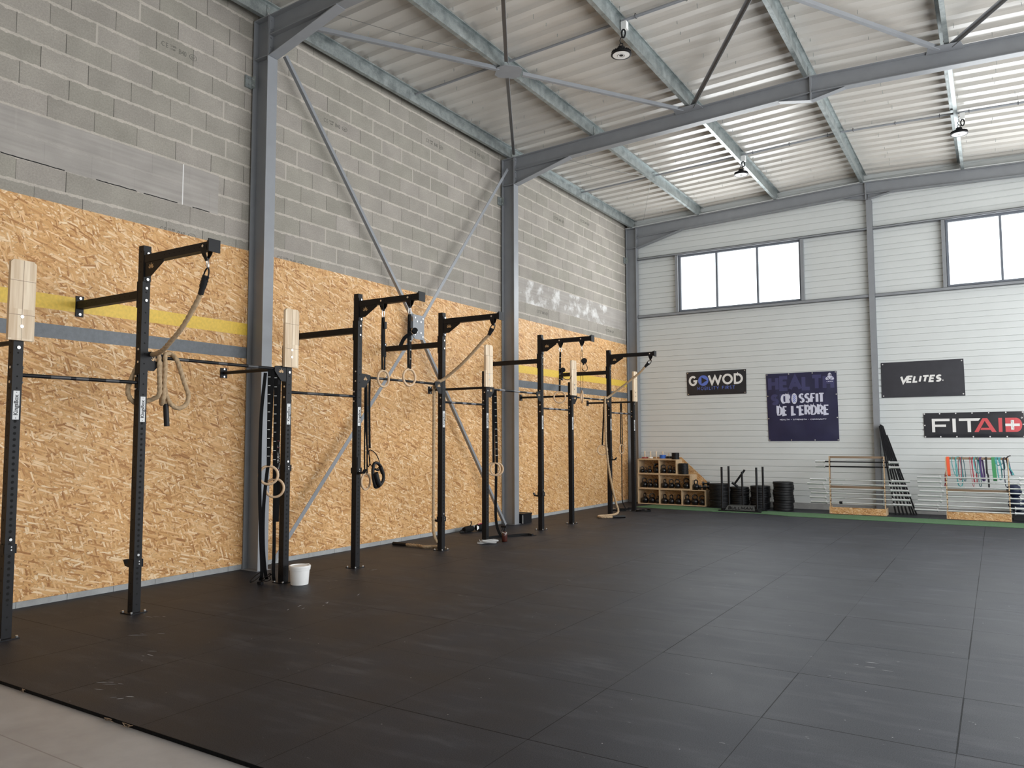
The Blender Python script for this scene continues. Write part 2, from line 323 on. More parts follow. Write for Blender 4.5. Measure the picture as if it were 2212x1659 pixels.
# ------------------------------------------------------------------ mesh builder
class MB:
    def __init__(s): s.v = []; s.f = []
    def add(s, vs, fs):
        o = len(s.v); s.v += [tuple(q) for q in vs]; s.f += [tuple(i + o for i in f) for f in fs]; return s
    def box(s, x0, x1, y0, y1, z0, z1):
        vs = [(x, y, z) for x in (x0, x1) for y in (y0, y1) for z in (z0, z1)]
        return s.add(vs, [(0, 1, 3, 2), (4, 6, 7, 5), (0, 4, 5, 1), (2, 3, 7, 6), (0, 2, 6, 4), (1, 5, 7, 3)])
    def bar(s, p0, p1, w, h, up=(0, 0, 1)):
        return s.prism(p0, p1, [(-w / 2, -h / 2), (w / 2, -h / 2), (w / 2, h / 2), (-w / 2, h / 2)], up)
    def prism(s, p0, p1, poly, up=(0, 0, 1)):
        p0 = Vector(p0); p1 = Vector(p1); d = (p1 - p0).normalized(); a = d.cross(Vector(up))
        if a.length < 1e-5: a = d.cross(Vector((1, 0, 0)))
        a.normalize(); b = a.cross(d); n = len(poly)
        vs = [p0 + a * u + b * w for u, w in poly] + [p1 + a * u + b * w for u, w in poly]
        return s.add(vs, [tuple(range(n)), tuple(range(2 * n - 1, n - 1, -1))] + [(i, i + n, (i + 1) % n + n, (i + 1) % n) for i in range(n)])
    def plate(s, pts, t):                    # polygon of 3-D points with thickness vector t
        n = len(pts); t = Vector(t)
        vs = [Vector(q) for q in pts] + [Vector(q) + t for q in pts]
        return s.add(vs, [tuple(range(n - 1, -1, -1)), tuple(range(n, 2 * n))] + [(i, (i + 1) % n, (i + 1) % n + n, i + n) for i in range(n)])
    def cyl(s, p0, p1, r, n=12, r1=None):
        r1 = r if r1 is None else r1
        p0 = Vector(p0); p1 = Vector(p1); d = (p1 - p0).normalized()
        a = d.orthogonal().normalized(); b = d.cross(a)
        c = [(math.cos(2 * PI * i / n), math.sin(2 * PI * i / n)) for i in range(n)]
        vs = [p0 + (a * u + b * w) * r for u, w in c] + [p1 + (a * u + b * w) * r1 for u, w in c]
        return s.add(vs, [tuple(range(n - 1, -1, -1)), tuple(range(n, 2 * n))] + [(i, (i + 1) % n, (i + 1) % n + n, i + n) for i in range(n)])
    def tube(s, pts, r, n=8, closed=False, flat=None, lobes=0, pitch=0.1, twist0=0.0):
        """Sweep along pts. flat=(half width dir, w, t) makes a ribbon; lobes gives laid rope strands."""
        P = [Vector(q) for q in pts]; k = len(P)
        T = []
        for i in range(k):
            a = P[(i - 1) % k] if (closed or i > 0) else P[i]; b = P[(i + 1) % k] if (closed or i < k - 1) else P[i]
            T.append((b - a).normalized())
        N0 = T[0].orthogonal().normalized(); ln = 0.0; vs = []
        for i in range(k):
            if i: N0 = (N0 - T[i] * N0.dot(T[i])).normalized(); ln += (P[i] - P[i - 1]).length
            if flat:
                wd = Vector(flat[0]); wd = (wd - T[i] * wd.dot(T[i])).normalized(); td = T[i].cross(wd)
                vs += [P[i] + wd * flat[1] / 2 + td * flat[2] / 2, P[i] - wd * flat[1] / 2 + td * flat[2] / 2, P[i] - wd * flat[1] / 2 - td * flat[2] / 2, P[i] + wd * flat[1] / 2 - td * flat[2] / 2]
            else:
                Bn = T[i].cross(N0); ph = 2 * PI * ln / pitch + twist0
                for j in range(n):
                    t = 2 * PI * j / n
                    rr = r if not lobes else r * (0.72 + 0.28 * abs(math.sin(lobes * (t - ph) / 2)))
                    vs.append(P[i] + (N0 * math.cos(t) + Bn * math.sin(t)) * rr)
        n = 4 if flat else n
        fs = []
        for i in range(k if closed else k - 1):
            for j in range(n):
                a, b = i * n + j, i * n + (j + 1) % n; c, d = ((i + 1) % k) * n + (j + 1) % n, ((i + 1) % k) * n + j
                fs.append((a, b, c, d))
        if not closed: fs += [tuple(range(n - 1, -1, -1)), tuple((k - 1) * n + j for j in range(n))]
        return s.add(vs, fs)
    def lathe(s, prof, c=(0, 0, 0), n=24, axis='z'):
        vs = []; c = Vector(c)
        for r, h in prof:
            for i in range(n):
                t = 2 * PI * i / n; q = Vector((r * math.cos(t), r * math.sin(t), h))
                if axis == 'y': q = Vector((q.x, q.z, q.y))
                if axis == 'x': q = Vector((q.z, q.x, q.y))
                vs.append(c + q)
        fs = [(i * n + j, i * n + (j + 1) % n, (i + 1) * n + (j + 1) % n, (i + 1) * n + j) for i in range(len(prof) - 1) for j in range(n)]
        if prof[0][0] > 1e-6: fs.append(tuple(range(n - 1, -1, -1)))
        if prof[-1][0] > 1e-6: fs.append(tuple((len(prof) - 1) * n + j for j in range(n)))
        return s.add(vs, fs)
    def torus(s, c, nrm, R, r, n=40, k=12, sx=1.0):
        c = Vector(c); nv = Vector(nrm).normalized()
        a = Vector((0, 0, 1)) if abs(nv.z) < 0.9 else Vector((1, 0, 0))
        a = (a - nv * a.dot(nv)).normalized(); b = nv.cross(a)
        return s.tube([c + a * R * math.cos(2 * PI * i / n) + b * R * sx * math.sin(2 * PI * i / n) for i in range(n)], r, k, True)
WL = {}                                      # world place of every thing's origin
def tagp(o, label=None, cat=None, group=None, kind=None):
    if label: o['label'] = label
    if cat: o['category'] = cat
    if group: o['group'] = group
    if kind: o['kind'] = kind
    return o
def mesh_of(name, mb, material, base, smooth):
    me = bpy.data.meshes.new(name)
    me.from_pydata([(x - base[0], y - base[1], z - base[2]) for x, y, z in mb.v], [], mb.f)
    import bmesh
    bm = bmesh.new(); bm.from_mesh(me)
    bmesh.ops.recalc_face_normals(bm, faces=bm.faces[:]); bm.to_mesh(me); bm.free()
    if material: me.materials.append(material)
    if smooth:
        me.polygons.foreach_set('use_smooth', [True] * len(me.polygons)); me.set_sharp_from_angle(angle=math.radians(38))
    me.update(); return me
def part(name, mb, material, parent, smooth=True, label=None, kind=None):
    base = WL[parent.name]
    o = bpy.data.objects.new(name, mesh_of(name, mb, material, base, smooth)); COL.objects.link(o); o.parent = parent
    WL[o.name] = base
    if label: o['label'] = label
    if kind: o['kind'] = kind
    return o
def thing(name, loc, label, cat, group=None, kind=None):
    o = bpy.data.objects.new(name, None); COL.objects.link(o); o.location = loc; o.empty_display_size = 0.1
    WL[o.name] = tuple(loc); return tagp(o, label, cat, group, kind)
def solo(name, mb, material, label, cat, group=None, kind=None, smooth=True, base=None):
    if base is None:
        xs, ys, zs = zip(*mb.v); base = ((min(xs) + max(xs)) / 2, (min(ys) + max(ys)) / 2, min(zs))
    o = bpy.data.objects.new(name, mesh_of(name, mb, material, base, smooth)); COL.objects.link(o); o.location = base
    WL[o.name] = tuple(base); return tagp(o, label, cat, group, kind)
def copy_thing(root, loc, rz=0.0, sc=1.0, label=None, group=None):
    r = root.copy(); COL.objects.link(r); r.location = loc; r.rotation_euler = (0, 0, rz); r.scale = (sc, sc, sc)
    if label: r['label'] = label
    if group: r['group'] = group
    for ch in list(root.children):
        c = ch.copy(); COL.objects.link(c); c.parent = r
        for q in list(ch.children):
            d = q.copy(); COL.objects.link(d); d.parent = c
    return r
def text(name, body, size, mtx, material, parent, off=0.0, sx=1.0, shear=0.0, align='CENTER', ext=0.0006):
    c = bpy.data.curves.new(name, 'FONT'); c.body = body; c.size = size; c.offset = off; c.shear = shear
    c.align_x = align; c.align_y = 'CENTER'; c.extrude = ext; c.materials.append(material)
    o = bpy.data.objects.new(name, c); COL.objects.link(o); o.parent = parent
    b = Vector(WL[parent.name])
    mm = mtx.copy(); mm.translation = mm.translation - b
    o.matrix_local = mm @ Matrix.Diagonal((sx, 1, 1, 1))
    return o
def frame(loc, X, Y):
    X = Vector(X); Y = Vector(Y); Z = X.cross(Y)
    return Matrix(((X.x, Y.x, Z.x, loc[0]), (X.y, Y.y, Z.y, loc[1]), (X.z, Y.z, Z.z, loc[2]), (0, 0, 0, 1)))
def smoothp(pts, step=0.012, closed=False):
    """Catmull-Rom through pts, resampled about every step metres."""
    P = [Vector(q) for q in pts]; n = len(P); out = []
    for i in range(n if closed else n - 1):
        p0 = P[(i - 1) % n] if (closed or i > 0) else P[i] * 2 - P[i + 1]
        p1 = P[i]; p2 = P[(i + 1) % n]; p3 = P[(i + 2) % n] if (closed or i < n - 2) else p2 * 2 - p1
        k = max(1, int((p2 - p1).length / step))
        for j in range(k):
            t = j / k; t2 = t * t; t3 = t2 * t
            out.append(0.5 * ((2 * p1) + (p2 - p0) * t + (2 * p0 - 5 * p1 + 4 * p2 - p3) * t2 + (3 * p1 - p0 - 3 * p2 + p3) * t3))
    if not closed: out.append(P[-1])
    return out
# ================================================================== THE HALL
XR, YF, YB = 11.74, -4.0, 18.93
RIDGE = 5.88
def rz(x): return 7.198 + 0.038 * (x if x <= RIDGE else 2 * RIDGE - x)      # top of the rafters
CY = [6.665, 12.745, 18.835]                                              # portal frames
PX = [0.22, 2.03, 3.93, 5.84, 7.76]                                       # purlins
# ---- floor
solo('floor', MB().box(-0.4, XR + 0.3, YF - 0.3, 19.3, -0.22, -0.022), M['slab'], 'pale concrete slab showing in front of the rubber flooring', 'floor', kind='structure', base=(6, 7, -0.022))
solo('floor_rubber', MB().box(0.0, XR, 2.72, 18.93, -0.0215, 0.0), M['rubber'], 'black rubber tile flooring with fine seams and chalk marks', 'flooring', kind='structure', base=(6, 10, 0))
rs = random.Random(21)                                                     # chalk marks trodden into the flooring
flo = bpy.data.objects['floor_rubber']
for x, y, n, ang in ((2.36, 5.37, 3, -1.13), (2.46, 5.62, 3, -1.13), (2.40, 6.10, 2, -1.13), (1.50, 4.42, 3, 0.3), (2.01, 4.00, 4, 0.6), (1.41, 7.38, 3, 0.9), (1.62, 6.65, 2, 0.2), (3.05, 3.03, 5, 0.5), (3.35, 2.95, 3, 0.7), (8.30, 14.9, 2, 0.1), (7.42, 6.33, 2, 0.1), (7.4, 6.2, 2, 0.05), (2.55, 3.72, 2, 0.2), (3.86, 8.05, 2, 0.1)):
    for k in range(n):
        a = ang + rs.uniform(-.3, .3); c = (x + rs.uniform(-.09, .09), y + rs.uniform(-.09, .09)); L_ = rs.uniform(0.012, 0.05); w_ = rs.uniform(0.002, 0.006)
        pts = [(c[0] + math.cos(a) * L_ * u - math.sin(a) * w_ * v, c[1] + math.sin(a) * L_ * u + math.cos(a) * w_ * v, 0.0004) for u, v in ((-1, rs.uniform(-.5, .5)), (-.4, -1), (.5, -rs.uniform(.3, 1)), (1, 0), (.3, 1), (-.5, rs.uniform(.3, 1)))]
        part('chalk_mark', MB().plate(pts, (0, 0, 0.0004)), M['chalk'], flo, False)
# ---- left wall with its cladding
wl = solo('wall_left', MB().box(-0.24, -0.02, YF, 19.2, -0.1, 7.40), M['block'], 'grey concrete block wall with wooden boards over its lower half', 'wall', kind='structure', base=(-0.1, 8, 0), smooth=False)
bays = [(-1.0, CY[0] - 0.075), (CY[0] + 0.075, CY[1] - 0.075), (CY[1] + 0.075, CY[2] - 0.09)]
for i, (a, b) in enumerate(bays):
    c = part('board_cladding', MB().box(-0.02, 0.0, a, b, 0.062, 4.10), M['osb'], wl, False, 'oriented strand board cladding')
    if i != 1:
        part('painted_stripe', MB().box(-0.001, 0.0015, a, b, 2.985, 3.138), M['yellow'], c, False, 'yellow painted stripe')
        part('painted_stripe', MB().box(-0.001, 0.0015, a, b, 2.685, 2.83), M['greypaint'], c, False, 'dark grey painted stripe')
m = MB()
for a, b in bays:
    y = a
    while y < b - 0.02:
        m.box(-0.02, -0.006, y, min(y + 0.488, b), -0.02, 0.06); y += 0.4925
solo('baseboard_left', m, M['base_block'], 'pale block course under the wooden boards', 'baseboard', kind='structure', base=(0, 8, 0), smooth=False)
def stamp(y, z, s=1.0):
    mt = frame((-0.0185, y, z), (0, 1, 0), (0, 0, 1))
    for body, dy, dz, size in (('C', -0.215, 0, 0.085), ('E', -0.165, 0, 0.085), ('CA 020', -0.085, 0.022, 0.035), ('13-09', -0.085, -0.018, 0.035), ('B40', 0.045, -0.005, 0.085), ('NF', 0.19, -0.005, 0.05)):
        f = frame((-0.0185, y + dy * s, z + dz * s), (0, 1, 0), (0, 0, 1)); text('stamp', body, size * s, f, M['stamp'], wl, 0.0, 0.8)
    part('stamp', MB().torus((-0.019, y + 0.19 * s, z), (1, 0, 0), 0.034 * s, 0.003, 24, 4, 1.5), M['stamp'], wl)
for y, z in ((5.52, 6.36), (8.13, 6.34), (10.53, 6.83), (11.86, 7.10), (5.57, 4.18), (7.31, 4.18), (14.33, 4.38), (17.75, 4.38), (15.1, 6.65), (16.4, 6.87)):
    zc = BZ + (math.floor((z - BZ) / BH) + 0.5) * BH
    stamp(y, zc)
# ---- back wall: profiled white sheets around two window openings
W1 = (1.42, 4.42, 4.87, 6.335); W2 = (7.42, 10.42, 4.87, 6.335)
def profile(z0, z1):
    zs = []; z = 0.14; k = 0
    while z < 8.0:
        z += (0.148, 0.118, 0.158, 0.132)[k % 4]; k += 1
        zs += [(z - 0.012, 0), (z - 0.009, 0.02), (z + 0.007, 0.02), (z + 0.016, 0)]
    return [(z0, 0.0)] + [q for q in zs if z0 + 0.012 < q[0] < z1 - 0.012] + [(z1, 0.0)]
def sheet(m, x0, x1, z0, z1, ztop=None):
    p = profile(z0, z1)
    for (a, da), (b, db) in zip(p[:-1], p[1:]):
        m.add([(x0, YB + da, a), (x1, YB + da, a), (x1, YB + db, b), (x0, YB + db, b)], [(0, 1, 2, 3)])
m = MB()
sheet(m, -0.1, XR + 0.1, 0.14, 4.87)
for a, b in ((-0.1, W1[0]), (W1[1], W2[0]), (W2[1], XR + 0.1)): sheet(m, a, b, 4.87, 6.335)
sheet(m, -0.1, XR + 0.1, 6.335, 7.75)
m.box(-0.2, XR + 0.2, YB + 0.06, YB + 0.16, -0.1, 4.87); m.box(-0.2, XR + 0.2, YB + 0.06, YB + 0.16, 6.335, 7.9)
for a, b in ((-0.2, W1[0]), (W1[1], W2[0]), (W2[1], XR + 0.2)): m.box(a, b, YB + 0.06, YB + 0.16, 4.87, 6.335)
for w in (W1, W2):
    for a, b in ((w[0] - 0.02, w[0]), (w[1], w[1] + 0.02)): m.box(a, b, YB, YB + 0.1, w[2], w[3])
    for a, b in ((w[2] - 0.02, w[2]), (w[3], w[3] + 0.02)): m.box(w[0], w[1], YB, YB + 0.1, a, b)
solo('wall_back', m, M['siding'], 'white horizontally grooved metal cladding of the gable', 'wall', kind='structure', base=(6, YB, 0), smooth=False)
solo('baseboard_back', MB().box(0.0, XR, YB - 0.03, YB + 0.1, -0.02, 0.14), M['plinth'], 'rough grey concrete plinth under the white cladding', 'baseboard', kind='structure', base=(6, YB, 0), smooth=False)
for n, w, mull in ((1, W1, (2.395, 3.40)), (2, W2, (8.42, 9.42))):
    t = solo('window_%d' % n, MB().box(w[0], w[0] + 0.045, YB - 0.035, YB + 0.03, w[2], w[3]).box(w[1] - 0.045, w[1], YB - 0.035, YB + 0.03, w[2], w[3]).box(w[0] + 0.045, w[1] - 0.045, YB - 0.035, YB + 0.03, w[2], w[2] + 0.05).box(w[0] + 0.045, w[1] - 0.045, YB - 0.035, YB + 0.03, w[3] - 0.045, w[3]),
             M['frame_grey'], 'three-pane horizontal window %s' % ('beside the corner column' if n == 1 else 'beyond the gable post'), 'window', kind='structure', base=((w[0] + w[1]) / 2, YB, w[2]), smooth=False)
    for x in mull: part('mullion', MB().box(x - 0.022, x + 0.022, YB - 0.034, YB + 0.03, w[2] + 0.05, w[3] - 0.045), M['frame_grey'], t, False)
    xs = (w[0] + 0.045,) + tuple(mull) + (w[1] - 0.045,)
    for a, b in zip(xs[:-1], xs[1:]):
        part('pane', MB().box(a + 0.022, b - 0.022, YB + 0.006, YB + 0.012, w[2] + 0.05, w[3] - 0.045), M['glass'], t, False)
# ---- walls that close the hall outside the picture, with the openings the daylight comes through
m = MB()
m.box(XR, XR + 0.15, YF, 19.2, 5.9, 7.8); m.box(XR, XR + 0.15, YF, 1.6, -0.1, 5.9); m.box(XR, XR + 0.15, 17.4, 19.2, -0.1, 5.9); m.box(XR, XR + 0.15, 1.6, 17.4, -0.1, 0.75)
for y in (5.5, 9.5, 13.5): m.box(XR, XR + 0.15, y - 0.12, y + 0.12, 0.75, 5.9)
solo('wall_right', m, M['siding'], 'white side wall with wide window openings', 'wall', kind='structure', base=(XR, 8, 0), smooth=False)
m = MB().box(-0.3, XR + 0.2, YF - 0.15, YF, -0.1, 8)
solo('wall_front', m, M['siding'], 'white front wall closing the hall', 'wall', kind='structure', base=(6, YF, 0), smooth=False)
# ---- roof sheets: trapezoidal ribs running down the slope
pit = 0.333; m = MB(); prof = []
y = YF - 0.2
while y < 19.1:
    prof += [(y, 0.0), (y + 0.115, 0.0), (y + 0.150, 0.042), (y + 0.298, 0.042)]; y += pit
prof.append((y, 0.0))
xs = (-0.3, RIDGE, XR + 0.3); vs = []
for x in xs:
    for yy, h in prof: vs.append((x, yy, rz(x) + 0.205 + h))
k = len(prof)
m.add(vs, [(i * k + j, i * k + j + 1, (i + 1) * k + j + 1, (i + 1) * k + j) for i in range(2) for j in range(k - 1)])
ceil = solo('ceiling', m, M['deck'], 'white trapezoidal metal roof sheets seen from below', 'ceiling', kind='structure', base=(6, 8, 7.5), smooth=False)
m = MB(); rs = random.Random(3)                                            # screw tips of the roof sheets
for px in PX:
    for j in range(70):
        yy = 1.5 + j * pit * 0.8 + rs.uniform(-0.05, 0.05)
        if yy < 18.6:
            dx = rs.choice((0.05, 0.12, 0.55, 0.9)) + rs.uniform(0, 0.1)
            z = rz(px + dx) + 0.205; m.bar((px + dx, yy, z + 0.02), (px + dx + rs.uniform(-.006, .006), yy, z - 0.045), 0.006, 0.006)
part('screw_tip', m, M['galv'], ceil, False, kind='stuff')

# ------------------------------------------------------------------ steel frame
def ibeam(m, p0, p1, h, b, tf=0.012, tw=0.008, up=(0, 0, 1)):
    for s in (-1, 1):
        m.prism(p0, p1, [(-b / 2, s * h / 2), (b / 2, s * h / 2), (b / 2, s * (h / 2 - tf)), (-b / 2, s * (h / 2 - tf))], up)
    m.prism(p0, p1, [(-tw / 2, -h / 2 + tf), (tw / 2, -h / 2 + tf), (tw / 2, h / 2 - tf), (-tw / 2, h / 2 - tf)], up); return m
CN = ['standing nearest the camera, beside the hanging straps', 'in the middle of the board wall', 'in the corner by the kettlebell shelf']
CN[0] = 'with the white bucket close to its foot'
RN = ['over the hanging straps, cut by the top of the view', 'crossing the whole roof between two braced bays', 'running along the gable above both windows']
for i, cy in enumerate(CY):
    t = thing('steel_column', (0.16, cy, 0), 'grey painted steel H column ' + CN[i], 'column', 'grey steel columns along the board wall', 'thing')
    part('shaft', ibeam(MB(), (0.155, cy, 0.0), (0.155, cy, 7.19), 0.29, 0.16, up=(1, 0, 0)), M['steel'], t, False)
    part('stiffener', MB().box(0.022, 0.288, cy - 0.078, cy + 0.078, 6.66, 6.672), M['steel'], t, False)
    part('cap_plate', MB().plate([(0.01, cy - 0.08, 7.19), (0.3, cy - 0.08, 7.20), (0.3, cy + 0.08, 7.20), (0.01, cy + 0.08, 7.19)], (0, 0, 0.012)), M['steel'], t, False)
    part('base_plate', MB().box(0.0, 0.33, cy - 0.11, cy + 0.11, -0.02, 0.004), M['steel'], t, False)
    br = part('wall_bracket', MB().box(-0.02, 0.006, cy - 0.19, cy - 0.085, 6.27, 6.43).box(0.006, 0.075, cy - 0.096, cy - 0.088, 6.27, 6.43), M['galv'], t, False)
    for zz in (6.31, 6.39):
        part('bolt', MB().cyl((0.006, cy - 0.15, zz), (0.014, cy - 0.15, zz), 0.011, 8), M['zinc'], br); part('bolt', MB().cyl((0.04, cy - 0.104, zz), (0.04, cy - 0.096, zz), 0.011, 8), M['zinc'], br)
    r = thing('steel_rafter', (RIDGE, cy, rz(RIDGE)), 'grey painted steel rafter ' + RN[i], 'beam', 'grey steel rafters', 'thing')
    H = 0.275
    for x0, x1 in ((0.315, RIDGE - 0.012), (RIDGE + 0.012, XR)):
        part('beam_half', ibeam(MB(), (x0, cy, rz(x0) - H / 2), (x1, cy, rz(x1) - H / 2), H, 0.15, 0.0115, 0.008), M['steel'], r, False)
    zb = lambda x: rz(x) - H
    m = MB().plate([(0.315, cy - 0.004, 6.67), (1.45, cy - 0.004, zb(1.45)), (0.315, cy - 0.004, zb(0.315))], (0, 0.008, 0))
    hn = part('haunch', m, M['steel'], r, False)
    part('haunch_flange', MB().prism((0.312, cy, 6.665), (1.52, cy, zb(1.52) - 0.004), [(-0.075, -0.006), (0.075, -0.006), (0.075, 0.006), (-0.075, 0.006)]), M['steel'], hn, False)
    ep = part('end_plate', MB().box(0.302, 0.314, cy - 0.075, cy + 0.075, 6.66, 7.21), M['steel'], r, False)
    for zz in (6.78, 6.9, 7.02, 7.14):
        for s in (-1, 1): part('bolt', MB().cyl((0.314, cy + s * 0.045, zz), (0.328, cy + s * 0.045, zz), 0.013, 6), M['steel'], ep)
    sp = part('splice_plate', MB().box(RIDGE - 0.012, RIDGE + 0.012, cy - 0.075, cy + 0.075, zb(RIDGE) - 0.12, rz(RIDGE) + 0.004), M['steel'], r, False)
    for s in (-1, 1):
        part('gusset', MB().plate([(RIDGE, cy - 0.004, zb(RIDGE) - 0.115), (RIDGE + s * 0.5, cy - 0.004, zb(RIDGE + 0.5) + 0.002), (RIDGE, cy - 0.004, zb(RIDGE))], (0, 0.008, 0)).plate([(RIDGE, cy - 0.06, zb(RIDGE) - 0.115), (RIDGE + s * 0.5, cy - 0.06, zb(RIDGE + 0.5) - 0.002), (RIDGE + s * 0.5, cy + 0.06, zb(RIDGE + 0.5) - 0.002), (RIDGE, cy + 0.06, zb(RIDGE) - 0.115)], (0, 0, -0.006)), M['steel'], sp, False)
# gable post and rails of the back wall
t = thing('gable_post', (5.935, 18.87, 0), 'grey steel post rising between the two gable windows', 'post', None, 'thing')
part('shaft', ibeam(MB(), (5.935, 18.865, 0.0), (5.935, 18.865, 7.02), 0.13, 0.12, 0.01, 0.007, up=(0, 1, 0)), M['steel'], t, False)
part('base_plate', MB().box(5.86, 6.01, 18.77, 18.9, -0.015, 0.01), M['steel'], t, False)
part('head_plate', MB().box(5.93, 5.94, 18.80, 18.9, 7.02, 7.17), M['steel'], t, False)
for nm, z0, z1 in (('above', 6.335, 6.385), ('below', 4.79, 4.862)):
    for a, b, w in ((0.31, 5.872, 'the window next to the corner column'), (5.998, XR, 'the window beyond the gable post')):
        m = MB().box(a, b, 18.82, 18.925, z0, z0 + 0.008).box(a, b, 18.82, 18.826, z0, z1).box(a, b, 18.82, 18.925, z1 - 0.006, z1)
        solo('wall_rail', m, M['steel'], 'grey steel rail of the gable running %s %s' % (nm, w), 'rail', 'gable wall rails', 'thing', smooth=False)
for x, w in ((1.375, 'between the corner column and the first window'), (4.455, 'between the first window and the gable post'), (7.375, 'between the gable post and the second window')):
    solo('window_jamb_post', MB().box(x - 0.035, x + 0.035, 18.826, 18.925, 4.862, 6.335), M['steel'], 'short grey steel upright ' + w, 'post', 'window jamb posts', 'thing', smooth=False)
m = MB().prism((0.0, 18.765, rz(0) + 0.014), (RIDGE, 18.765, rz(RIDGE) + 0.014), [(-0.02, -0.008), (0.02, -0.008), (0.02, 0.008), (-0.02, 0.008)]).prism((RIDGE, 18.765, rz(RIDGE) + 0.014), (XR, 18.765, rz(XR) + 0.014), [(-0.02, -0.008), (0.02, -0.008), (0.02, 0.008), (-0.02, 0.008)])
solo('trim_1', m, M['siding'], 'thin pale trim along the top of the gable rafter', 'trim', kind='structure', base=(RIDGE, 18.765, rz(RIDGE)), smooth=False)
# purlins
PN = ['resting along the head of the board wall', 'crossing the first brace node, second from the board wall', 'carrying two hanging lamps', 'at the ridge, on the beam splices', 'beyond the ridge, carrying the third lamp']
for i, x in enumerate(PX):
    s = 1 if x < RIDGE else -1
    zb = rz(x) + 0.003; h = 0.198; m = MB()
    y0, y1 = -3.8, 18.9
    m.box(x - 0.001, x + 0.001, y0, y1, zb, zb + h)
    m.box(min(x, x - s * 0.062), max(x, x - s * 0.062), y0, y1, zb, zb + 0.002).box(min(x, x + s * 0.062), max(x, x + s * 0.062), y0, y1, zb + h - 0.002, zb + h)
    m.box(x - s * 0.062 - 0.001, x - s * 0.062 + 0.001, y0, y1, zb, zb + 0.018).box(x + s * 0.062 - 0.001, x + s * 0.062 + 0.001, y0, y1, zb + h - 0.018, zb + h)
    t = thing('roof_purlin', (x, 8, zb), 'galvanised Z-shaped roof purlin ' + PN[i], 'purlin', 'galvanised roof purlins', 'thing')
    part('profile', m, M['galv'], t, False)
    for cy in CY:
        c = part('cleat', MB().box(x + s * 0.002, x + s * 0.01, cy - 0.05, cy + 0.05, zb, zb + 0.17), M['galv'], t, False)
        for zz in (0.05, 0.13): part('bolt', MB().cyl((x + s * 0.010, cy - 0.03, zb + zz), (x + s * 0.020, cy - 0.03, zb + zz), 0.012, 6), M['zinc'], c)
# sag rods between the purlins
SP = ['from the wall purlin to the second purlin', 'from the second to the lamp purlin', 'from the lamp purlin to the ridge', 'from the ridge to the purlin beyond it', 'from beyond the ridge towards the far eave']
for k, yy in enumerate((9.705, 15.79)):
    nm = 'braced bay' if k == 0 else 'gable bay'
    for i in range(5):
        a = PX[i]; b = PX[i + 1] if i < 4 else 9.7
        m = MB().cyl((a + 0.01, yy, rz(a) + 0.15), (b - 0.01, yy, rz(b) + 0.15), 0.019, 8)
        t = thing('tie_rod', ((a + b) / 2, yy, rz(a) + 0.15), 'thin roof rod %s, %s' % (SP[i], nm), 'rod', 'roof tie rods', 'thing')
        part('rod', m, M['steel'], t)
        if i >= 2:
            part('conduit', MB().cyl((a + 0.02, yy - 0.035, rz(a) + 0.145), (b - 0.02, yy - 0.035, rz(b) + 0.145), 0.014, 8), M['steel'], t)
            for q in (0.12, 0.5, 0.88): part('cable_tie', MB().torus((a + (b - a) * q, yy - 0.018, rz(a + (b - a) * q) + 0.148), (1, 0, 0), 0.034, 0.004, 14, 4, 1.2), M['blackrub'], t)
# roof bracing
def angle_bar(p0, p1, w, label, group, name='brace_bar', fin=False):
    m = MB()
    if fin: m.prism(p0, p1, [(-0.003, 0), (0.003, 0), (0.003, w), (-0.003, w)]).prism(p0, p1, [(0.003, w - 0.006), (w, w - 0.006), (w, w), (0.003, w)])
    else: m.prism(p0, p1, [(-w / 2, -0.003), (w / 2, -0.003), (w / 2, 0.003), (-w / 2, 0.003)]).prism(p0, p1, [(w / 2 - 0.006, 0.003), (w / 2, 0.003), (w / 2, w), (w / 2 - 0.006, w)])
    c = (Vector(p0) + Vector(p1)) / 2
    return solo(name, m, M['steel'], label, 'brace', group, 'thing', False, tuple(c))
def lerp(a, b, t): return tuple(a[i] + (b[i] - a[i]) * t for i in range(3))
BG = 'roof brace bars'
ra = lambda x, y: (x, y, rz(x) - 0.035)
n1 = ra(2.06, 9.69); n2 = ra(5.84, 9.69)
ca, cb, cc, cd_ = ra(0.34, 6.78), ra(3.78, 12.62), ra(0.36, 12.62), ra(3.80, 6.8)
angle_bar(ca, lerp(ca, n1, 0.95), 0.055, 'pale roof brace from the column by the bucket to the plate under the second purlin', BG)
angle_bar(lerp(n1, cb, 0.07), cb, 0.055, 'pale grey roof brace from the plate under the second purlin to the long rafter', BG)
angle_bar(cc, lerp(cc, n1, 0.95), 0.055, 'dark roof brace rising from the middle column head to the plate', BG, fin=True)
angle_bar(lerp(n1, cd_, 0.07), cd_, 0.055, 'dark roof brace running from the plate out of the top of the view', BG, fin=True)
da, db, dc, dd = ra(3.98, 6.8), ra(7.68, 12.62), ra(3.98, 12.62), ra(7.7, 6.8)
angle_bar(lerp(n2, db, 0.05), db, 0.055, 'grey roof brace from the ridge plate to the rafter near the third lamp', BG)
angle_bar(dc, lerp(dc, n2, 0.95), 0.055, 'dark roof brace from the lamp purlin up to the ridge plate', BG, fin=True)
angle_bar(ra(7.86, 12.62), ra(11.5, 6.8), 0.055, 'dark roof brace starting at the rafter beyond the ridge', BG, fin=True)
angle_bar(da, lerp(da, n2, 0.95), 0.055, 'grey roof brace reaching the ridge plate from the near rafter', BG)
